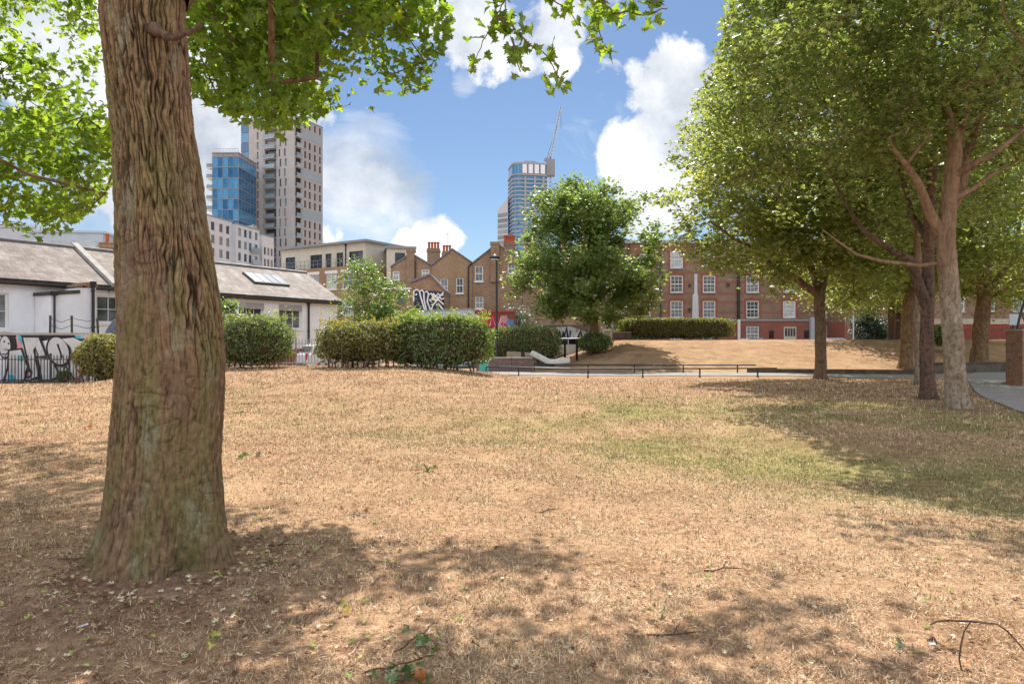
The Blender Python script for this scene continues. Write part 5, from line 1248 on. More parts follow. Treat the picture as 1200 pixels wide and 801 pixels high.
# ------------------------------------------------------------------ brick terrace seen from behind
D = 68.0
tx = lambda px: (px-600)/800*D
tz = lambda py: EYE+(400-py)/800*D
def house(label, px0, px1, ppx, ppy, el, er, wins, stack=None, brick='brown'):
    x0_, x1_ = tx(px0), tx(px1); root = thing('brick_house', label, 'house', (x0_, D, 0), 0, 'brick terrace houses'); w_ = x1_-x0_; pk = tx(ppx)-x0_; zp = tz(ppy); zl, zr = tz(el), tz(er)
    op = [(tx(a_)-x0_, tz(d_), tx(c_)-x0_, tz(b_)) for a_, b_, c_, d_ in wins]
    zz = min(zl, zr)-.02; mb = MB(); facade(mb, w_, zz, op, 0, .16)
    mb.poly([(0,0,zz),(w_,0,zz),(w_,0,zr),(pk,0,zp),(0,0,zl)])
    mb.poly([(0,0,0),(0,0,zl),(0,9,zl),(0,9,0)]); mb.poly([(w_,0,0),(w_,9,0),(w_,9,zr),(w_,0,zr)]); mb.poly([(0,9,0),(0,9,zl),(pk,9,zp),(w_,9,zr),(w_,9,0)]); mb.build('wall', M[brick], root)
    rm = MB(); t_ = .16
    for (xa, za, xb, zb) in ((-.05,zl,pk,zp),(w_+.05,zr,pk,zp)):
        rm.v += []; i = len(rm.v); q = [(xa,-.12,za),(xb,-.12,zb),(xb,9.1,zb),(xa,9.1,za)]
        rm.v += [(a_, b_, c_+.012) for a_, b_, c_ in q]+[(a_, b_, c_+t_) for a_, b_, c_ in q]
        for f in ((0,1,2,3),(7,6,5,4),(0,4,5,1),(1,5,6,2),(2,6,7,3),(3,7,4,0)): rm.f.append(tuple(i+k for k in f)); rm.m.append(0)
    rm.build('roof', M['slate'], root)
    for (a_, b_, c_, d_), wn in zip(op, wins):
        f = window(root, a_, b_, c_-a_, d_-b_, 'sash', .06, pane=M['pane'] if random.random() < .6 else M['pane_net'], cols=2, rows=2, fw=.09, sill=M['white_paint'])
    return root, x0_
h, x0_ = house('brick terrace house with tall brick stack up its gable', 458, 505, 482, 297, 313, 311, [(460,317,468,327),(494,315,503,324)])
mb = MB(); mb.box((tx(477)-x0_,-.25,0), (tx(486)-x0_,-.004,tz(293))); mb.box((tx(476.4)-x0_,-.3,tz(295)), (tx(486.6)-x0_,.6,tz(292))); mb.build('chimney_breast', M['brown'], h)
mb = MB(); mb.tube([(tx(486.8)-x0_,-.1,0),(tx(486.8)-x0_,-.1,tz(305))], .07, 6); mb.build('drainpipe', M['dark'], h)
chimney(h, tx(500)-x0_, 6, 8.5, 1.3, .8, tz(293)-8.5+.9, 4, M['brown'])
h, x0_ = house('brick terrace house with two white sashes below a plain gable', 505.4, 553, 530, 292, 312, 308, [(516,326,525,344),(534.5,325,543,343)], brick='yellow')
chimney(h, tx(517)-x0_, 6, 8.5, .95, .7, tz(297)-8.5+.9, 3, M['brown'])
mb = MB(); mb.tube([(tx(549)-x0_,-.09,0),(tx(549)-x0_,-.09,tz(312)),(tx(553)-x0_,-.09,tz(308))], .08, 6); mb.build('drainpipe', M['black'], h)
q = MB(); q.tube([(tx(517.5)-x0_,6,10.4),(tx(517.5)-x0_,6,13.4)], .025, 4); q.tube([(tx(514)-x0_,6,13.3),(tx(520)-x0_,6,13.3)], .02, 4); q.build('aerial', M['grey'], h)
h, x0_ = house('brick terrace house behind the lamp post with the highest pots', 553.4, 612, 582, 286, 309, 304, [(556.5,311,566,329),(557,347,566.5,361),(595,308,604,320)])
mb = MB(); mb.box((tx(575)-x0_,-.25,tz(330)), (tx(585)-x0_,-.004,tz(284))); mb.box((tx(574.4)-x0_,-.3,tz(286.5)), (tx(585.6)-x0_,.6,tz(283))); mb.build('chimney_breast', M['brown'], h)
chimney(h, tx(597)-x0_, 5, 8.5, 1.2, .8, tz(286)-8.5+.9, 5, M['brown'])
# houses continuing behind the round tree
for k in range(3):
    h, x0_ = house(['brick terrace house glimpsed through the round tree crown', 'brick terrace house behind the middle of the round tree', 'end brick terrace house at the corner of the red mansion'][k], 612.5+45*k, 657+45*k, 634+45*k, 296, 312, 312, [(620+45*k,317,629+45*k,335),(640+45*k,317,649+45*k,335)], brick='yellow' if k == 1 else 'brown')
    chimney(h, 1.0, 5, 8.5, 1.2, .8, 2.8, 4, M['brown'])
# graffiti clad brick outbuilding before the terrace
D2 = 60.0; sx = lambda px: (px-600)/800*D2; sz = lambda py: EYE+(400-py)/800*D2
sh = thing('brick_outbuilding', 'gabled brick outbuilding with blue and white graffiti before the terrace', 'outbuilding', (sx(482), D2, 0)); X0 = sx(482)
mb = MB(); mb.prism([(0,0),(sx(521.5)-X0,0),(sx(521.5)-X0,sz(341)),(sx(504)-X0,sz(322.5)),(0,sz(331))], 'y', 0, 5); mb.build('wall', M['brown'], sh)
mb = MB(); mb.prism([(-.15,sz(331.3)),(sx(504)-X0,sz(322.4)+.01),(sx(504)-X0,sz(322.4)+.2),(-.15,sz(331.3)+.22)], 'y', -.15, 5.1); mb.prism([(sx(504)-X0+.005,sz(322.4)+.01),(sx(522.3)-X0,sz(341.8)+.02),(sx(522.3)-X0,sz(341.8)+.22),(sx(504)-X0+.005,sz(322.4)+.2)], 'y', -.15, 5.1); mb.build('roof', M['slate'], sh)
mb = MB(); mb.box((sx(440)-X0,.6,0), (-.01,5,sz(338))); mb.build('side_wall', M['brown'], sh); mb = MB(); mb.box((sx(440)-X0,.5,sz(338)+.003), (-.02,5.1,sz(337)+.1)); mb.build('flat_roof', M['white_paint'], sh)
q = MB(); q.box((sx(465)-X0,.56,sz(355)), (sx(474)-X0,.597,sz(344))); q.build('window', M['pane_dark'], sh)
ga = lambda u, v: (sx(470+u/8)-X0, sz(315+v/8))
mb = MB(); mb.poly([(p[0], -.006, p[1]) for p in [ga(120,185), ga(120,392), ga(408,392), ga(408,215), ga(330,205)]]); mb.build('graffiti', M['spray_navy'], sh)
for k, pts in enumerate([[(122,200),(150,188),(172,205),(185,260),(200,310),(225,392)], [(176,205),(196,192),(213,215),(216,290),(240,392)], [(224,215),(240,205),(258,225),(245,300),(280,392)], [(262,235),(282,225),(298,255),(280,300),(262,285)], [(120,200),(118,300)],
    [(300,222),(320,250),(352,285),(400,330)], [(398,215),(360,260),(330,300),(300,330),(280,392)], [(310,262),(330,240),(352,262),(330,290),(312,270)], [(340,225),(362,240),(398,240)], [(360,260),(380,280),(404,270)], [(330,340),(350,320),(380,360),(400,380)], [(300,230),(306,280),(330,300)]]):
    mb = MB(); mb.ribbon([ga(*p) for p in pts], .12, -.012-.003*k); mb.build('graffiti', M['white_paint'], sh)
# yard walls and lamp post
yw = thing('yard_wall', 'pale rendered yard wall above the tall dark hedge', 'wall', (-6.5, 44, 0))
mb = MB(); mb.prism([(0,0),(4.1,0),(4.1,3.55),(3.85,3.72),(0,3.55)], 'y', 0, .25); mb.build('wall_body', M['pale_blue'], yw); mb = MB(); mb.prism([(-.03,3.553),(3.84,3.723),(4.13,3.553),(4.13,3.61),(3.86,3.79),(-.03,3.61)], 'y', -.05, .3); mb.build('coping', M['concrete'], yw)
rw = thing('yard_wall', 'dark red yard wall sprayed with orange and crimson letters', 'wall', (-2.36, 44, 0))
mb = MB(); mb.box((0,0,0), (2.6,.25,3.5)); mb.build('wall_body', M['redbrick'], rw); mb = MB(); mb.box((-.0,-.05,3.503), (2.64,.3,3.6)); mb.build('coping', M['spray_red'], rw)
rr = random.Random(9)
for k, (cx, cz, rx, rz, mt) in enumerate([(.5,2.9,.4,.38,'spray_orange'),(1.05,2.95,.28,.4,'spray_red'),(1.4,2.85,.26,.42,'spray_red'),(1.85,2.98,.3,.36,'spray_pink'),(2.25,2.75,.3,.34,'spray_blue'),(1.8,2.6,.25,.25,'spray_red')]):
    mb = MB(); mb.poly([(cx+rx*math.cos(a_)*(1+.25*math.sin(3*a_+k)), -.006-.004*k, cz+rz*math.sin(a_)*(1+.2*math.cos(4*a_+k))) for a_ in [2*math.pi*j/22 for j in range(22)]]); mb.build('graffiti', M[mt], rw)
for k, pts in enumerate([[(.2,2.6),(.4,3.2),(.6,2.9),(.35,2.75)], [(.9,2.6),(1.1,3.25),(1.3,2.6)], [(1.35,3.2),(1.5,2.55),(1.65,3.2)], [(1.8,2.6),(1.85,3.2),(2.1,3.1),(1.9,2.9),(2.2,2.6)]]):
    mb = MB(); mb.ribbon(pts, .06, -.036-.003*k); mb.build('graffiti', M['spray_pink' if k % 2 else 'white_paint'], rw)
def lamp(label, x, y, z, h, group=None, two=False):
    root = thing('street_lamp', label, 'street lamp', (x, y, z), 0, group)
    mb = MB(); mb.lathe([(.12,-.2),(.12,1.1),(.09,1.15),(.07,1.2),(.05,h-.1),(.05,h)], 12); mb.build('post', M['black'], root, True)
    q = MB(); q.lathe([(.05,0),(.28,.04),(.3,.12),(.24,.2),(.09,.26),(.05,.32)], 16, 0, (-.12,0,h-.02)); hd = q.build('lamp_head', M['black'], root, True)
    q = MB(); q.lathe([(.05,-.09),(.2,-.05),(.25,.0)], 14, 0, (-.12,0,h)); q.build('lens', M['headlight'], hd, True)
    return root
x_, y_ = (582-600)/800*40, 40; lamp('black street lamp standing before the brick terrace', x_, y_, 0, EYE+97/800*40)
root = thing('pale_post', 'slim pale post standing beyond the mound crest by the red block end', 'post', (400/800*64, 64, .4)); mb = MB(); mb.lathe([(.1,-.2),(.1,1),(.07,1.05),(.06,5),(.03,5.05)], 10); mb.build('shaft', M['steel'], root, True); q = MB(); q.box((-.25,-.08,4.2), (.25,-.06,4.7)); q.build('plate', M['steel'], root)

# ------------------------------------------------------------------ red mansion block
DM = 85.0; OX = 10.2
mn = thing('mansion_block', 'long banded red brick mansion block with white sash windows', 'building', (OX, DM, .45)); mx = lambda px: (px-600)/800*DM-OX; mz = lambda py: EYE+(400-py)/800*DM-.45
LW = mx(1000)
colp = [755, 793, 831, 882, 925]; op = []
for c_ in colp:
    for zc in (5.25, 8.4, 11.45): op.append((mx(c_)-.78, zc-1.1+(-.35 if c_ == 755 else 0), mx(c_)+.78, zc+1.0+(-.35 if c_ == 755 else 0)))
for c_ in (882, 973, 831, 793): op.append((mx(c_)-.78, 1.2, mx(c_)+.78, 3.1))
for c_ in (973,):
    for zc in (5.25, 8.4, 11.45): op.append((mx(c_)-.78, zc-1.1, mx(c_)+.78, zc+1.0))
op.append((mx(926)-.8, .12, mx(926)+.8, 3.1))
mb = MB(); facade(mb, LW, 13.4, op, 0, .16); mb.poly([(0,0,0),(0,0,13.4),(0,11,13.4),(0,11,0)]); mb.poly([(LW,0,0),(LW,11,0),(LW,11,13.4),(LW,0,13.4)]); mb.poly([(0,11,0),(0,11,13.4),(LW,11,13.4),(LW,11,0)])
mb.build('wall', M['mansion'], mn)
mb = MB(); mb.box((-.15,-.2,13.4), (LW+.15,11.2,13.75)); mb.build('cornice', M['concrete'], mn)
mb = MB(); mb.box((-.002,-.09,3.76), (LW+.01,-.004,3.95)); mb.build('string_course', M['stone_dark'], mn)
for k, (a_, b_, c_, d_) in enumerate(op):
    if k == len(op)-1: continue
    f = window(mn, a_, b_, c_-a_, d_-b_, 'sash', .05, pane=M['pane_net'] if random.random() < .6 else M['pane'], cols=3, rows=4, fw=.11, sill=M['concrete'])
    if (round(b_, 1) > 3):
        q = MB(); t_ = .26; n_ = 8; w_ = c_-a_
        q.box((-t_,-.07,0), (-.003,-.052,d_-b_)); q.box((w_+.003,-.07,0), (w_+t_,-.052,d_-b_))
        arc = [(-t_+(w_+2*t_)*j/n_, (d_-b_)+.003+.16*math.sin(math.pi*j/n_)) for j in range(n_+1)]; top = [(x__, z__+.26) for x__, z__ in arc]
        for j in range(n_): q.poly([(arc[j][0],-.072,arc[j][1]),(arc[j+1][0],-.072,arc[j+1][1]),(top[j+1][0],-.072,top[j+1][1]),(top[j][0],-.072,top[j][1])])
        q.build('brick_surround', M['redbrick'], f)
a_, b_, c_, d_ = op[-1]
q = MB(); q.box((0,0,0), (c_-a_,.08,d_-b_)); dr = q.build('door', M['cream'], mn, loc=(a_,.06,b_))
for k in range(4): q = MB(); q.box((.18+k*.34,-.012,1.75), (.44+k*.34,-.003,2.75)); q.build('pane', M['pane_dark'], dr)
q = MB(); q.box((1.3,-.06,1.1), (1.36,-.003,1.3)); q.build('handle', M['steel'], dr)
for px, mt, r_ in ((865,'black',.17),(774,'dark',.08),(737,'dark',.08),(992,'dark',.08)): pipe(mn, mx(px), 4.0 if px == 865 else .2, 12.8, M[mt], r_, -.2)
q = MB(); q.tube([(mx(865),-.2,.1),(mx(865),-.2,3.95)], .15, 8); q.tube([(mx(866.5),-.2,.1),(mx(866.5),-.2,3.95)], .06, 8); q.build('white_drainpipe', M['white_paint'], mn)
q = MB(); q.prism([(mx(811),3.95),(mx(818.5),3.95),(mx(818),7.0),(mx(817),7.2),(mx(817),9.6),(mx(813.5),9.6),(mx(813.5),7.2),(mx(811.5),7)], 'y', -.1, -.004); q.build('render_patch', M['pale'], mn)
q = MB(); q.box((mx(948.5),-.5,.1), (mx(956),-.004,4.2)); q.build('pale_door_hood', M['pale_blue'], mn)
for px in (810, 904, 945): q = MB(); q.box((mx(px)-.3,.0-.03,1.6), (mx(px)+.3,-.003,2.6)); q.build('vent_window', M['pane_dark'], mn)
for px, zz in ((853,8.1),(904,7.4),(808,8.0),(808,5.0)): q = MB(); q.box((mx(px)-.16,-.2,zz), (mx(px)+.16,-.004,zz+.35)); q.build('vent_box', M['dark'], mn)
rwl = thing('red_boundary_wall', 'bright red painted wall with grey coping beyond the flaky barked tree', 'wall', (36.2, 62, .2), R(-2))
mb = MB(); mb.box((0,0,-.4), (30,.4,3.0)); mb.build('wall_body', M['redwall'], rwl); mb = MB(); mb.box((-.05,-.08,3.003), (30.05,.48,3.5)); mb.build('coping', M['concrete'], rwl)
bb = thing('brick_block', 'red brick block behind the bright red wall under the tree crowns', 'building', (39, 80, .2), R(-3))
opx = [(2+c_*3.4, z_, 3.4+c_*3.4, z_+2) for c_ in range(9) for z_ in (1.6, 4.9, 8.2)]
mb = MB(); facade(mb, 34, 11.5, opx, 0, .16); mb.poly([(0,0,0),(0,0,11.5),(0,10,11.5),(0,10,0)]); mb.poly([(34,0,0),(34,10,0),(34,10,11.5),(34,0,11.5)]); mb.poly([(0,10,0),(0,10,11.5),(34,10,11.5),(34,10,0)]); mb.build('wall', M['mansion'], bb)
for (a_, b_, c_, d_) in opx: window(bb, a_, b_, c_-a_, d_-b_, 'sash', .05, pane=M['pane_net'], cols=2, rows=2, fw=.11, sill=M['concrete'])
mb = MB(); mb.box((-.2,-.2,11.5), (34.2,10.2,11.85)); mb.build('roof', M['slate'], bb)
railing('dark railing in front of the bright red wall', 33.5, 55.5, 42.0, 55.0, 'park railings')
# brick pier at the right edge
pr = thing('brick_pier', 'weathered orange brick pier at the edge of the footpath', 'wall', (18.1, 24.2, 0), R(-3))
mb = MB(); mb.box((0,0,-.3), (2.6,.9,2.0)); mb.box((-.05,-.05,-.3), (2.65,.95,.12)); mb.build('wall_body', M['pier'], pr)
mb = MB(); mb.box((-.03,-.03,2.003), (2.63,.93,2.06)); mb.build('coping', M['concrete'], pr)
fr = thing('metal_bracket', 'slanting black metal bracket rising from the brick pier', 'bracket', (18.2, 24.6, 2.06))
mb = MB(); mb.tube([(0,0,0),(.12,0,.55),(.33,0,1.15)], .04, 8); mb.build('slanted_bar', M['black'], fr); mb = MB(); mb.tube([(.0,0,.02),(.34,0,.02)], .03, 6); mb.tube([(.34,0,.02),(.16,0,.62)], .02, 6); mb.build('stay', M['black'], fr)
sg = thing('small_sign', 'small pale blue panel on a post behind the brick pier', 'sign', (19.4, 26.4, 0)); mb = MB(); mb.box((-.18,-.02,2.25), (.22,.02,2.68)); mb.build('panel', M['pale_blue'], sg, bevel=.01); mb = MB(); mb.box((-.02,.022,-.2), (.04,.07,2.6)); mb.build('post', M['dark'], sg)

# ------------------------------------------------------------------ distant towers and crane
M['bandgrey'] = pmat('pale_blue_grey_panel', (.36,.39,.45), (.3,.33,.4), .2, .6, .02)
ft = thing('round_ended_tower', 'distant round cornered residential tower under construction with white floor bands', 'tower', ((618-600)/800*570, 570, 0), R(10))
def rrect(hx, hy, r, n=7):
    return [(sx_*(hx-r)+r*math.cos(a0+math.pi/2*k/n), sy_*(hy-r)+r*math.sin(a0+math.pi/2*k/n)) for sx_, sy_, a0 in ((1,1,0),(-1,1,math.pi/2),(-1,-1,math.pi),(1,-1,1.5*math.pi)) for k in range(n+1)]
mb = MB(); mb.prism(rrect(14.4,14.4,6), 'z', 0, 146); mb.build('glazed_core', M['blueglass'], ft)
mb = MB(); mb.prism(rrect(15,15,6.5), 'z', 0, 1.15); slab_me = mb.mesh('floor_band', M['bandgrey'])
mb = MB()
for fl in range(14, 42):
    o = bpy.data.objects.new('floor_band', slab_me); COL.objects.link(o); o.parent = ft; o.location = (0, 0, fl*3.25)
for k, xx in enumerate((-5.5, 2.5, 9.5)):
    q = MB(); q.box((xx,-15.3,40), (xx+1.6,-15.02,136)); q.build('brown_fin', M['stone_dark'], ft)
mb = MB(); mb.prism(rrect(15.2,15.2,6.5), 'z', 137, 138.2); mb.prism(rrect(14.8,14.8,6.5), 'z', 146.01, 147.6); mb.box((-4,-8,147.61), (6,4,150.5)); mb.build('crown_band', M['stone_dark'], ft)
for xx in (-7,-2,3,8): q = MB(); q.box((xx,-15.4,138.6), (xx+3.6,-14.6,145.8)); q.build('top_panel', M['white'], ft)
f2 = thing('slab_tower', 'distant grey and blue slab tower with sloping top', 'tower', (-12.2, 575, 0), R(-38))
mb = MB(); mb.prism([(0,0),(11,0),(11,122),(0,112)], 'y', 0, 14); mb.build('side_wall', M['pale'], f2)
for k in range(16): q = MB(); q.box((11.01,.4,30+k*5.6), (11.3,13.6,34.6+k*5.6)); q.build('glazing_band', M['blueglass'], f2)
for k in range(18): q = MB(); q.box((.5,-.3,28+k*4.6), (10.5,-.01,31+k*4.6)); q.build('window_band', M['balglass'], f2)
cr = thing('tower_crane', 'white luffing tower crane with raised jib on the distant tower', 'crane', ((645-600)/800*565, 565, 0))
def lattice(p, q, w, bays, r):
    mb = MB(); p, q = Vector(p), Vector(q); d_ = (q-p).normalized(); u = d_.cross(Vector((0,1,0))).normalized(); v = d_.cross(u)
    cor = [u*w+v*w, u*w-v*w, -u*w-v*w, -u*w+v*w]
    for c_ in cor: mb.tube([p+c_, q+c_*.55], r, 4)
    for k in range(bays):
        a_ = p.lerp(q, k/bays); b_ = p.lerp(q, (k+1)/bays); s_ = 1-.45*k/bays; s2 = 1-.45*(k+1)/bays
        for j in range(4): mb.tube([a_+cor[j]*s_, b_+cor[(j+1) % 4]*s2], r*.6, 3)
    return mb
zc = lambda py: EYE+(400-py)/800*565
xc = lambda px: (px-645)/800*565
lattice((0,0,60), (0,0,zc(191)), 1.5, 26, .35).build('mast', M['steel'], cr)
q = MB(); q.box((-3.4,-3,zc(206)), (3.6,3,zc(187))); q.build('climbing_cage', M['grey'], cr)
lattice((xc(644),0,zc(190)), (xc(657),0,zc(125)), 1.2, 16, .38).build('jib', M['steel'], cr)
lattice((xc(646),0,zc(190)), (xc(638),0,zc(186)), 1.3, 4, .35).build('counter_jib', M['grey'], cr)
q = MB(); q.box((xc(640),-1.5,zc(190)), (xc(645),1.5,zc(185))); q.build('cab', M['stone_dark'], cr)
q = MB(); q.tube([(xc(641),0,zc(187)),(xc(643),0,zc(178)),(xc(646),0,zc(188))], .4, 5); q.tube([(xc(643),0,zc(178)),(xc(653),0,zc(146))], .18, 4); q.tube([(xc(657),0,zc(125)),(xc(657.5),0,zc(150))], .15, 4); q.build('tie_cables', M['dark'], cr)
# ------------------------------------------------------------------ things lying on the grass
def at_ground(px, py):
    d = 1.6*800/max(1, (py-400)); 
    for _ in range(12): d = 800*(EYE-H((px-600)/800*d, d))/(py-400)
    x = (px-600)/800*d; return Vector((x, d, H(x, d)))
M['leaf_green'] = leafmat('wilted_green_leaf', (.06,.11,.03), (.18,.25,.08), (.2,.32,.06), .3, .05)
M['leaf_pale'] = leafmat('pale_leaf_underside', (.3,.34,.22), (.48,.5,.36), (.3,.36,.2), .3, .05)
M['leaf_brown'] = leafmat('brown_dead_leaf', (.12,.05,.025), (.3,.13,.06), (.3,.15,.05), .3, .1)
M['leaf_orange'] = leafmat('orange_dead_leaf', (.5,.14,.03), (.65,.25,.06), (.5,.2,.03), .3, .1)
M['leaf_yellow'] = leafmat('yellow_dead_leaf', (.5,.42,.06), (.6,.52,.12), (.5,.45,.05), .3, .1)
def sprig(label, px, py, parts, stem=None, nm='leafy_sprig', cat='sprig', sd=1):
    """parts: list of (material, count, size, spread, lift)"""
    p = at_ground(px, py); root = thing(nm, label, cat, p); rg = np.random.default_rng(sd+int(px))
    for (mt, n, s, sp, lift) in parts:
        pos = np.column_stack([rg.normal(0, sp, n), rg.normal(0, sp*.8, n), np.abs(rg.normal(lift, lift*.5, n))+.015])
        for q in pos: leaves('leaf', q[None], s, M[mt], LEAF_PALM, root, .5, np.clip(rg.normal(.6, .25, 1), 0, 1))
    if stem:
        mb = MB(); 
        sm = [Vector(stem[0])]
        for a_, b_ in zip(stem[:-1], stem[1:]):
            for k in range(1, 5): sm.append(Vector(a_).lerp(Vector(b_), k/4)+Vector(rg.normal(0, .006, 3)))
        mb.tube(sm, [.002+.003*k/len(sm) for k in range(len(sm))][::-1], 6); mb.build('stem', M['bark_dark'], root, True)
    return root
G = 'fallen leafy sprigs'
sprig('fallen sprig with green leaves and one pale upturned leaf near mid lawn', 500, 552, [('leaf_green', 7, 0.068, .09, .04), ('leaf_pale', 2, 0.081, .08, .03)], [(-.2,0,.02),(-.05,.02,.04),(.14,.02,.05)])
sprig('small fallen sprig with a white leaf beyond the lone mid lawn sprig', 724, 537, [('leaf_green', 3, 0.074, .08, .03), ('leaf_pale', 2, 0.087, .1, .02)], [(-.15,0,.02),(.15,.02,.03)])
sprig('wilted green cluster lying to the right of the trunk shadow', 300, 535, [('leaf_green', 4, 0.081, .09, .03), ('leaf_brown', 2, 0.074, .1, .02)])
sprig('single green leaf lying in the sun near the dark bush', 279, 484, [('leaf_green', 3, 0.087, .06, .03)])
sprig('green leaf with white edge lying left of the big trunk', 47, 503, [('leaf_green', 2, 0.087, .05, .03), ('leaf_pale', 2, 0.062, .08, .02)])
sprig('orange dead leaf lying close to the big trunk', 103, 502, [('leaf_orange', 3, 0.074, .07, .02), ('leaf_brown', 3, 0.062, .1, .02)], None, 'dead_leaf', 'leaf')
sprig('curled dark leaf with pale stalk beside the wilted cluster', 420, 604, [('leaf_brown', 3, 0.062, .06, .03), ('leaf_green', 1, 0.062, .03, .02)], [(-.1,0,.01),(.1,.02,.03)], 'dead_leaf', 'leaf')
sprig('fallen twig with grey green leaves in the dappled shade', 492, 757, [('leaf_green', 5, 0.056, .05, .03), ('leaf_pale', 3, 0.056, .06, .03)], [(-.12,-.1,.02),(-.03,0,.05),(.04,.12,.06),(.07,.2,.05)])
sprig('heap of green and tan leaves at the bottom edge of the view', 480, 794, [('leaf_green', 16, 0.062, .11, .04), ('leaf_pale', 3, 0.062, .1, .04), ('leaf_orange', 2, 0.056, .1, .03)], [(-.22,.02,.02),(0,.05,.06),(.1,.16,.05)])
sprig('grey green curled leaf lying alone right of the dappled shade', 770, 722, [('leaf_green', 2, 0.068, .03, .03), ('leaf_pale', 1, 0.062, .03, .02)], None, 'fallen_leaf', 'leaf')
sprig('pale leaf near the arching bramble stem', 1062, 765, [('leaf_pale', 2, 0.062, .03, .02)], None, 'fallen_leaf', 'leaf')
sprig('dark rolled bark coloured leaf above the pale leaf', 1094, 757, [('leaf_brown', 3, 0.062, .04, .03)], None, 'fallen_leaf', 'leaf')
sprig('orange red leaf at the foot of the arching bramble stem', 1131, 778, [('leaf_orange', 2, 0.050, .03, .03), ('leaf_pale', 1, 0.043, .03, .03)], None, 'dead_leaf', 'leaf')
sprig('yellow leaf lying at the bottom beneath the big trunk', 250, 756, [('leaf_yellow', 2, 0.050, .04, .02), ('leaf_green', 2, 0.043, .06, .02)], None, 'fallen_leaf', 'leaf')
sprig('yellowish leaf pair lying left of the leaf heap', 412, 722, [('leaf_yellow', 3, 0.050, .05, .02)], None, 'fallen_leaf', 'leaf')
sprig('pale stone coloured leaf at the foot of the big trunk', 200, 673, [('leaf_pale', 2, 0.043, .02, .02)], None, 'fallen_leaf', 'leaf')
# arching bramble stem
p0 = at_ground(1128, 784); root = thing('bramble_stem', 'thin dark arching stem lying on the grass by itself', 'twig', p0)
def onp(px, py, dz):
    d = p0.y+dz; return P(px, py, d)-p0
mb = MB(); mb.tube([onp(1090,731,.05), onp(1098,727,.05), onp(1112,726,.04), onp(1138,727,.03), onp(1168,730,.02), onp(1180,738,0), onp(1192,751,-.03), onp(1206,768,-.06)], [.003,.004,.0045,.0055,.0042,.0045,.004,.003], 7); mb.build('arched_cane', M['bark_dark'], root, True)
mb = MB(); mb.tube([onp(1138,727,.03), onp(1130,738,.02), onp(1126,755,.01), onp(1124,772,0), Vector((0,0,-.02))], [.003,.0038,.0045,.0036,.004], 7); mb.build('upright_cane', M['bark_dark'], root, True)
mb = MB(); mb.tube([onp(1138,727,.03), onp(1150,729,.0), onp(1165,731,-.02)], [.003,.003,.002], 5); mb.build('side_shoot', M['bark_dark'], root, True)
rt = random.Random(8)
for k, (px, py, L, lab) in enumerate([(850,670,.3,'thin dark twig lying alone on the open sunny grass'),(215,628,.0,''),(105,655,.5,'bare twig leaning by the left root of the big trunk'),(330,640,.35,'bare twig lying in the shade right of the trunk'),(640,600,.22,'short twig on the sunlit grass above the dapples'),(790,745,.3,'grey twig among the right hand dapples')]):
    if not L: continue
    p = at_ground(px, py); root = thing('fallen_twig', lab, 'twig', p); a_ = rt.uniform(-.6, .6)
    pts = [Vector((math.cos(a_)*L*t+rt.gauss(0,.012), math.sin(a_)*L*t+rt.gauss(0,.012), .02+.02*math.sin(t*3))) for t in (-.5,-.25,0,.25,.5)]
    mb = MB(); mb.tube(pts, [.006,.006,.005,.004,.002], 6); mb.build('stick', M['bark_dark'], root, True)
    mb = MB(); mb.tube([pts[2], pts[2]+Vector((.03,.05,.02)), pts[2]+Vector((.06,.1,.02))], [.004,.003,.002], 5); mb.build('side_shoot', M['bark_dark'], root, True)
p = at_ground(90, 737); mb = MB(); mb.tube([(0,0,.012),(.03,.05,.012)], .006, 8); o = mb.build('cigarette_end', M['white_paint'], None, loc=p); tag(o, 'white cigarette end on the bare soil left of the trunk', 'litter')

# ------------------------------------------------------------------ camera, sun and sky
cam = bpy.data.objects.new('camera', bpy.data.cameras.new('camera')); COL.objects.link(cam); C.camera = cam
cam.location = (0, 0, EYE); cam.rotation_euler = (R(90), 0, 0); cam.data.lens = 24; cam.data.sensor_width = 36; cam.data.clip_end = 5000; cam.data.clip_start = .05
AZ, EL = R(3), R(53)
S = Vector((math.sin(AZ)*math.cos(EL), math.cos(AZ)*math.cos(EL), math.sin(EL)))
sun = bpy.data.objects.new('sun', bpy.data.lights.new('sun', 'SUN')); COL.objects.link(sun)
sun.data.energy = 5.0; sun.data.angle = R(.45); sun.data.color = (1, .94, .84); sun.rotation_euler = (-S).to_track_quat('-Z', 'Y').to_euler()
w = bpy.data.worlds.new('World'); C.world = w; w.use_nodes = True; nt = w.node_tree; nt.nodes.clear()
sky = nt.nodes.new('ShaderNodeTexSky'); sky.sky_type = 'NISHITA'; sky.sun_disc = False; sky.sun_elevation = EL; sky.sun_rotation = AZ; sky.dust_density = .25; sky.ozone_density = 3.5; sky.air_density = 1.0
tc = nt.nodes.new('ShaderNodeTexCoord')
def vdir(px, py): v = Vector(((px-600)/800, 1, (400-py)/800)); return v.normalized()
def blobs_mask(lst):
    out = None
    for (v, r0, r1, s) in lst:
        n = nt.nodes.new('ShaderNodeVectorMath'); n.operation = 'DISTANCE'; nt.links.new(tc.outputs['Generated'], n.inputs[0]); n.inputs[1].default_value = v
        mr = nt.nodes.new('ShaderNodeMapRange'); mr.interpolation_type = 'SMOOTHSTEP'; nt.links.new(n.outputs['Value'], mr.inputs[0])
        for i, val in ((1, r0), (2, r1), (3, s), (4, 0)): mr.inputs[i].default_value = val
        out = mr.outputs[0] if out is None else mth(nt, 'MAXIMUM', out, mr.outputs[0])
    return out
def sph(px, py, r, s=1.0, inner=.25): return (vdir(px, py), r*inner/800, r/800*1.25, s)
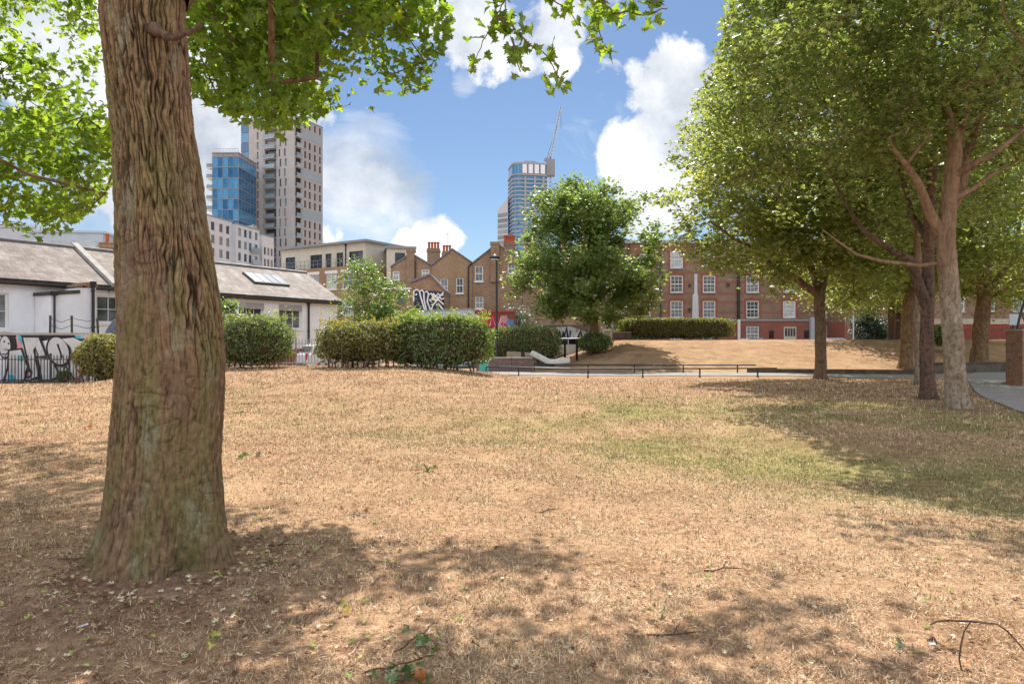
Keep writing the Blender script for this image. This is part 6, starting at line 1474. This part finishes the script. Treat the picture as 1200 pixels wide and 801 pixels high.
cum = [sph(772,92,62), sph(800,135,75), sph(742,185,62), sph(765,232,60), sph(715,85,30,.75), sph(508,280,40), sph(482,284,26,.9), sph(388,272,26,.8), sph(562,28,70), sph(640,40,62,.95), sph(545,-20,90), sph(700,-60,90), sph(345,115,60,.7),
       sph(250,165,75), sph(200,210,90), sph(60,255,70,.55), sph(1000,60,120,.8), sph(330,-160,200,.9), sph(900,-250,200,.8)]
for (a_, e_, r_) in ((60,30,.4),(95,22,.45),(130,35,.55),(175,28,.6),(150,60,.5),(205,45,.55),(235,25,.5),(265,38,.5),(300,50,.4),(330,25,.3),(185,12,.4),(110,8,.4),(240,8,.4)):
    v = Vector((math.sin(R(a_))*math.cos(R(e_)), math.cos(R(a_))*math.cos(R(e_)), math.sin(R(e_)))); cum.append((v, r_*.3, r_*1.1, 1.0))  # unseen clouds added beside and behind the view as fill light
m1 = blobs_mask(cum)
wis = [sph(420,215,95,.9), sph(455,238,75,.8), sph(400,190,60,.8), sph(330,215,80,.8), sph(700,140,60,.38), sph(745,125,50,.4), sph(650,165,40,.25), sph(545,92,26,.6), sph(620,100,20,.4), sph(500,265,40,.4), sph(480,205,40,.6), sph(100,255,120,.6), sph(180,250,90,.6), sph(355,150,40,.6)]
m2 = blobs_mask(wis)
n1 = noise_n(nt, 11, 9, .6, coord='Generated', dist=.25); n2 = noise_n(nt, 5.5, 8, .62, (1,1,2.6), 'Generated', .8, (2,1,0)); n3 = noise_n(nt, 6.5, 6, .55, coord='Generated', off=(0,0,.03))
d1 = mth(nt, 'MULTIPLY', mth(nt, 'ADD', mth(nt, 'MULTIPLY', m1, .95), mth(nt, 'SUBTRACT', mth(nt, 'MULTIPLY', n1, 2.4), 1.66)), 4.5, clamp=True)
d2 = mth(nt, 'MULTIPLY', mth(nt, 'ADD', mth(nt, 'MULTIPLY', m2, 1.0), mth(nt, 'SUBTRACT', mth(nt, 'MULTIPLY', n2, 1.1), .95)), 2.0, clamp=True)
dens = mth(nt, 'MAXIMUM', mth(nt, 'MULTIPLY', mth(nt, 'SMOOTH_MIN', d1, 1.0, .1), .97), mth(nt, 'MULTIPLY', d2, .85))
shade = ramp(nt, mth(nt, 'ADD', mth(nt, 'MULTIPLY', n3, .7), mth(nt, 'MULTIPLY', n1, .35)), [(.4, (.5,.55,.63)), (.52, (.82,.85,.9)), (.62, (1.1,1.1,1.1))])
bg1 = nt.nodes.new('ShaderNodeBackground'); bg1.inputs[1].default_value = .073; hs = N(nt, 'ShaderNodeHueSaturation', Saturation=1.04); nt.links.new(sky.outputs[0], hs.inputs['Color']); nt.links.new(hs.outputs[0], bg1.inputs[0])
bg2 = nt.nodes.new('ShaderNodeBackground'); sy = nt.nodes.new('ShaderNodeSeparateXYZ'); nt.links.new(tc.outputs['Generated'], sy.inputs[0])
mrb = nt.nodes.new('ShaderNodeMapRange'); nt.links.new(sy.outputs[1], mrb.inputs[0])
for i, val in ((1, .25), (2, -.5), (3, .74), (4, 1.3)): mrb.inputs[i].default_value = val   # unseen clouds behind the camera, opposite the sun, are brightened to add fill
nt.links.new(mrb.outputs[0], bg2.inputs[1]); nt.links.new(shade, bg2.inputs[0])
mx_ = nt.nodes.new('ShaderNodeMixShader'); nt.links.new(dens, mx_.inputs[0]); nt.links.new(bg1.outputs[0], mx_.inputs[1]); nt.links.new(bg2.outputs[0], mx_.inputs[2])
wo = nt.nodes.new('ShaderNodeOutputWorld'); nt.links.new(mx_.outputs[0], wo.inputs[0])
C.view_settings.view_transform = 'Standard'; C.view_settings.look = 'None'; C.view_settings.exposure = 0.58; C.view_settings.gamma = 1; C.view_settings.use_curve_mapping = False
C.cycles.max_bounces = 6; C.cycles.diffuse_bounces = 3; C.cycles.glossy_bounces = 2; C.cycles.transmission_bounces = 4; C.cycles.transparent_max_bounces = 4
C.cycles.use_denoising = True; C.cycles.sample_clamp_indirect = 4
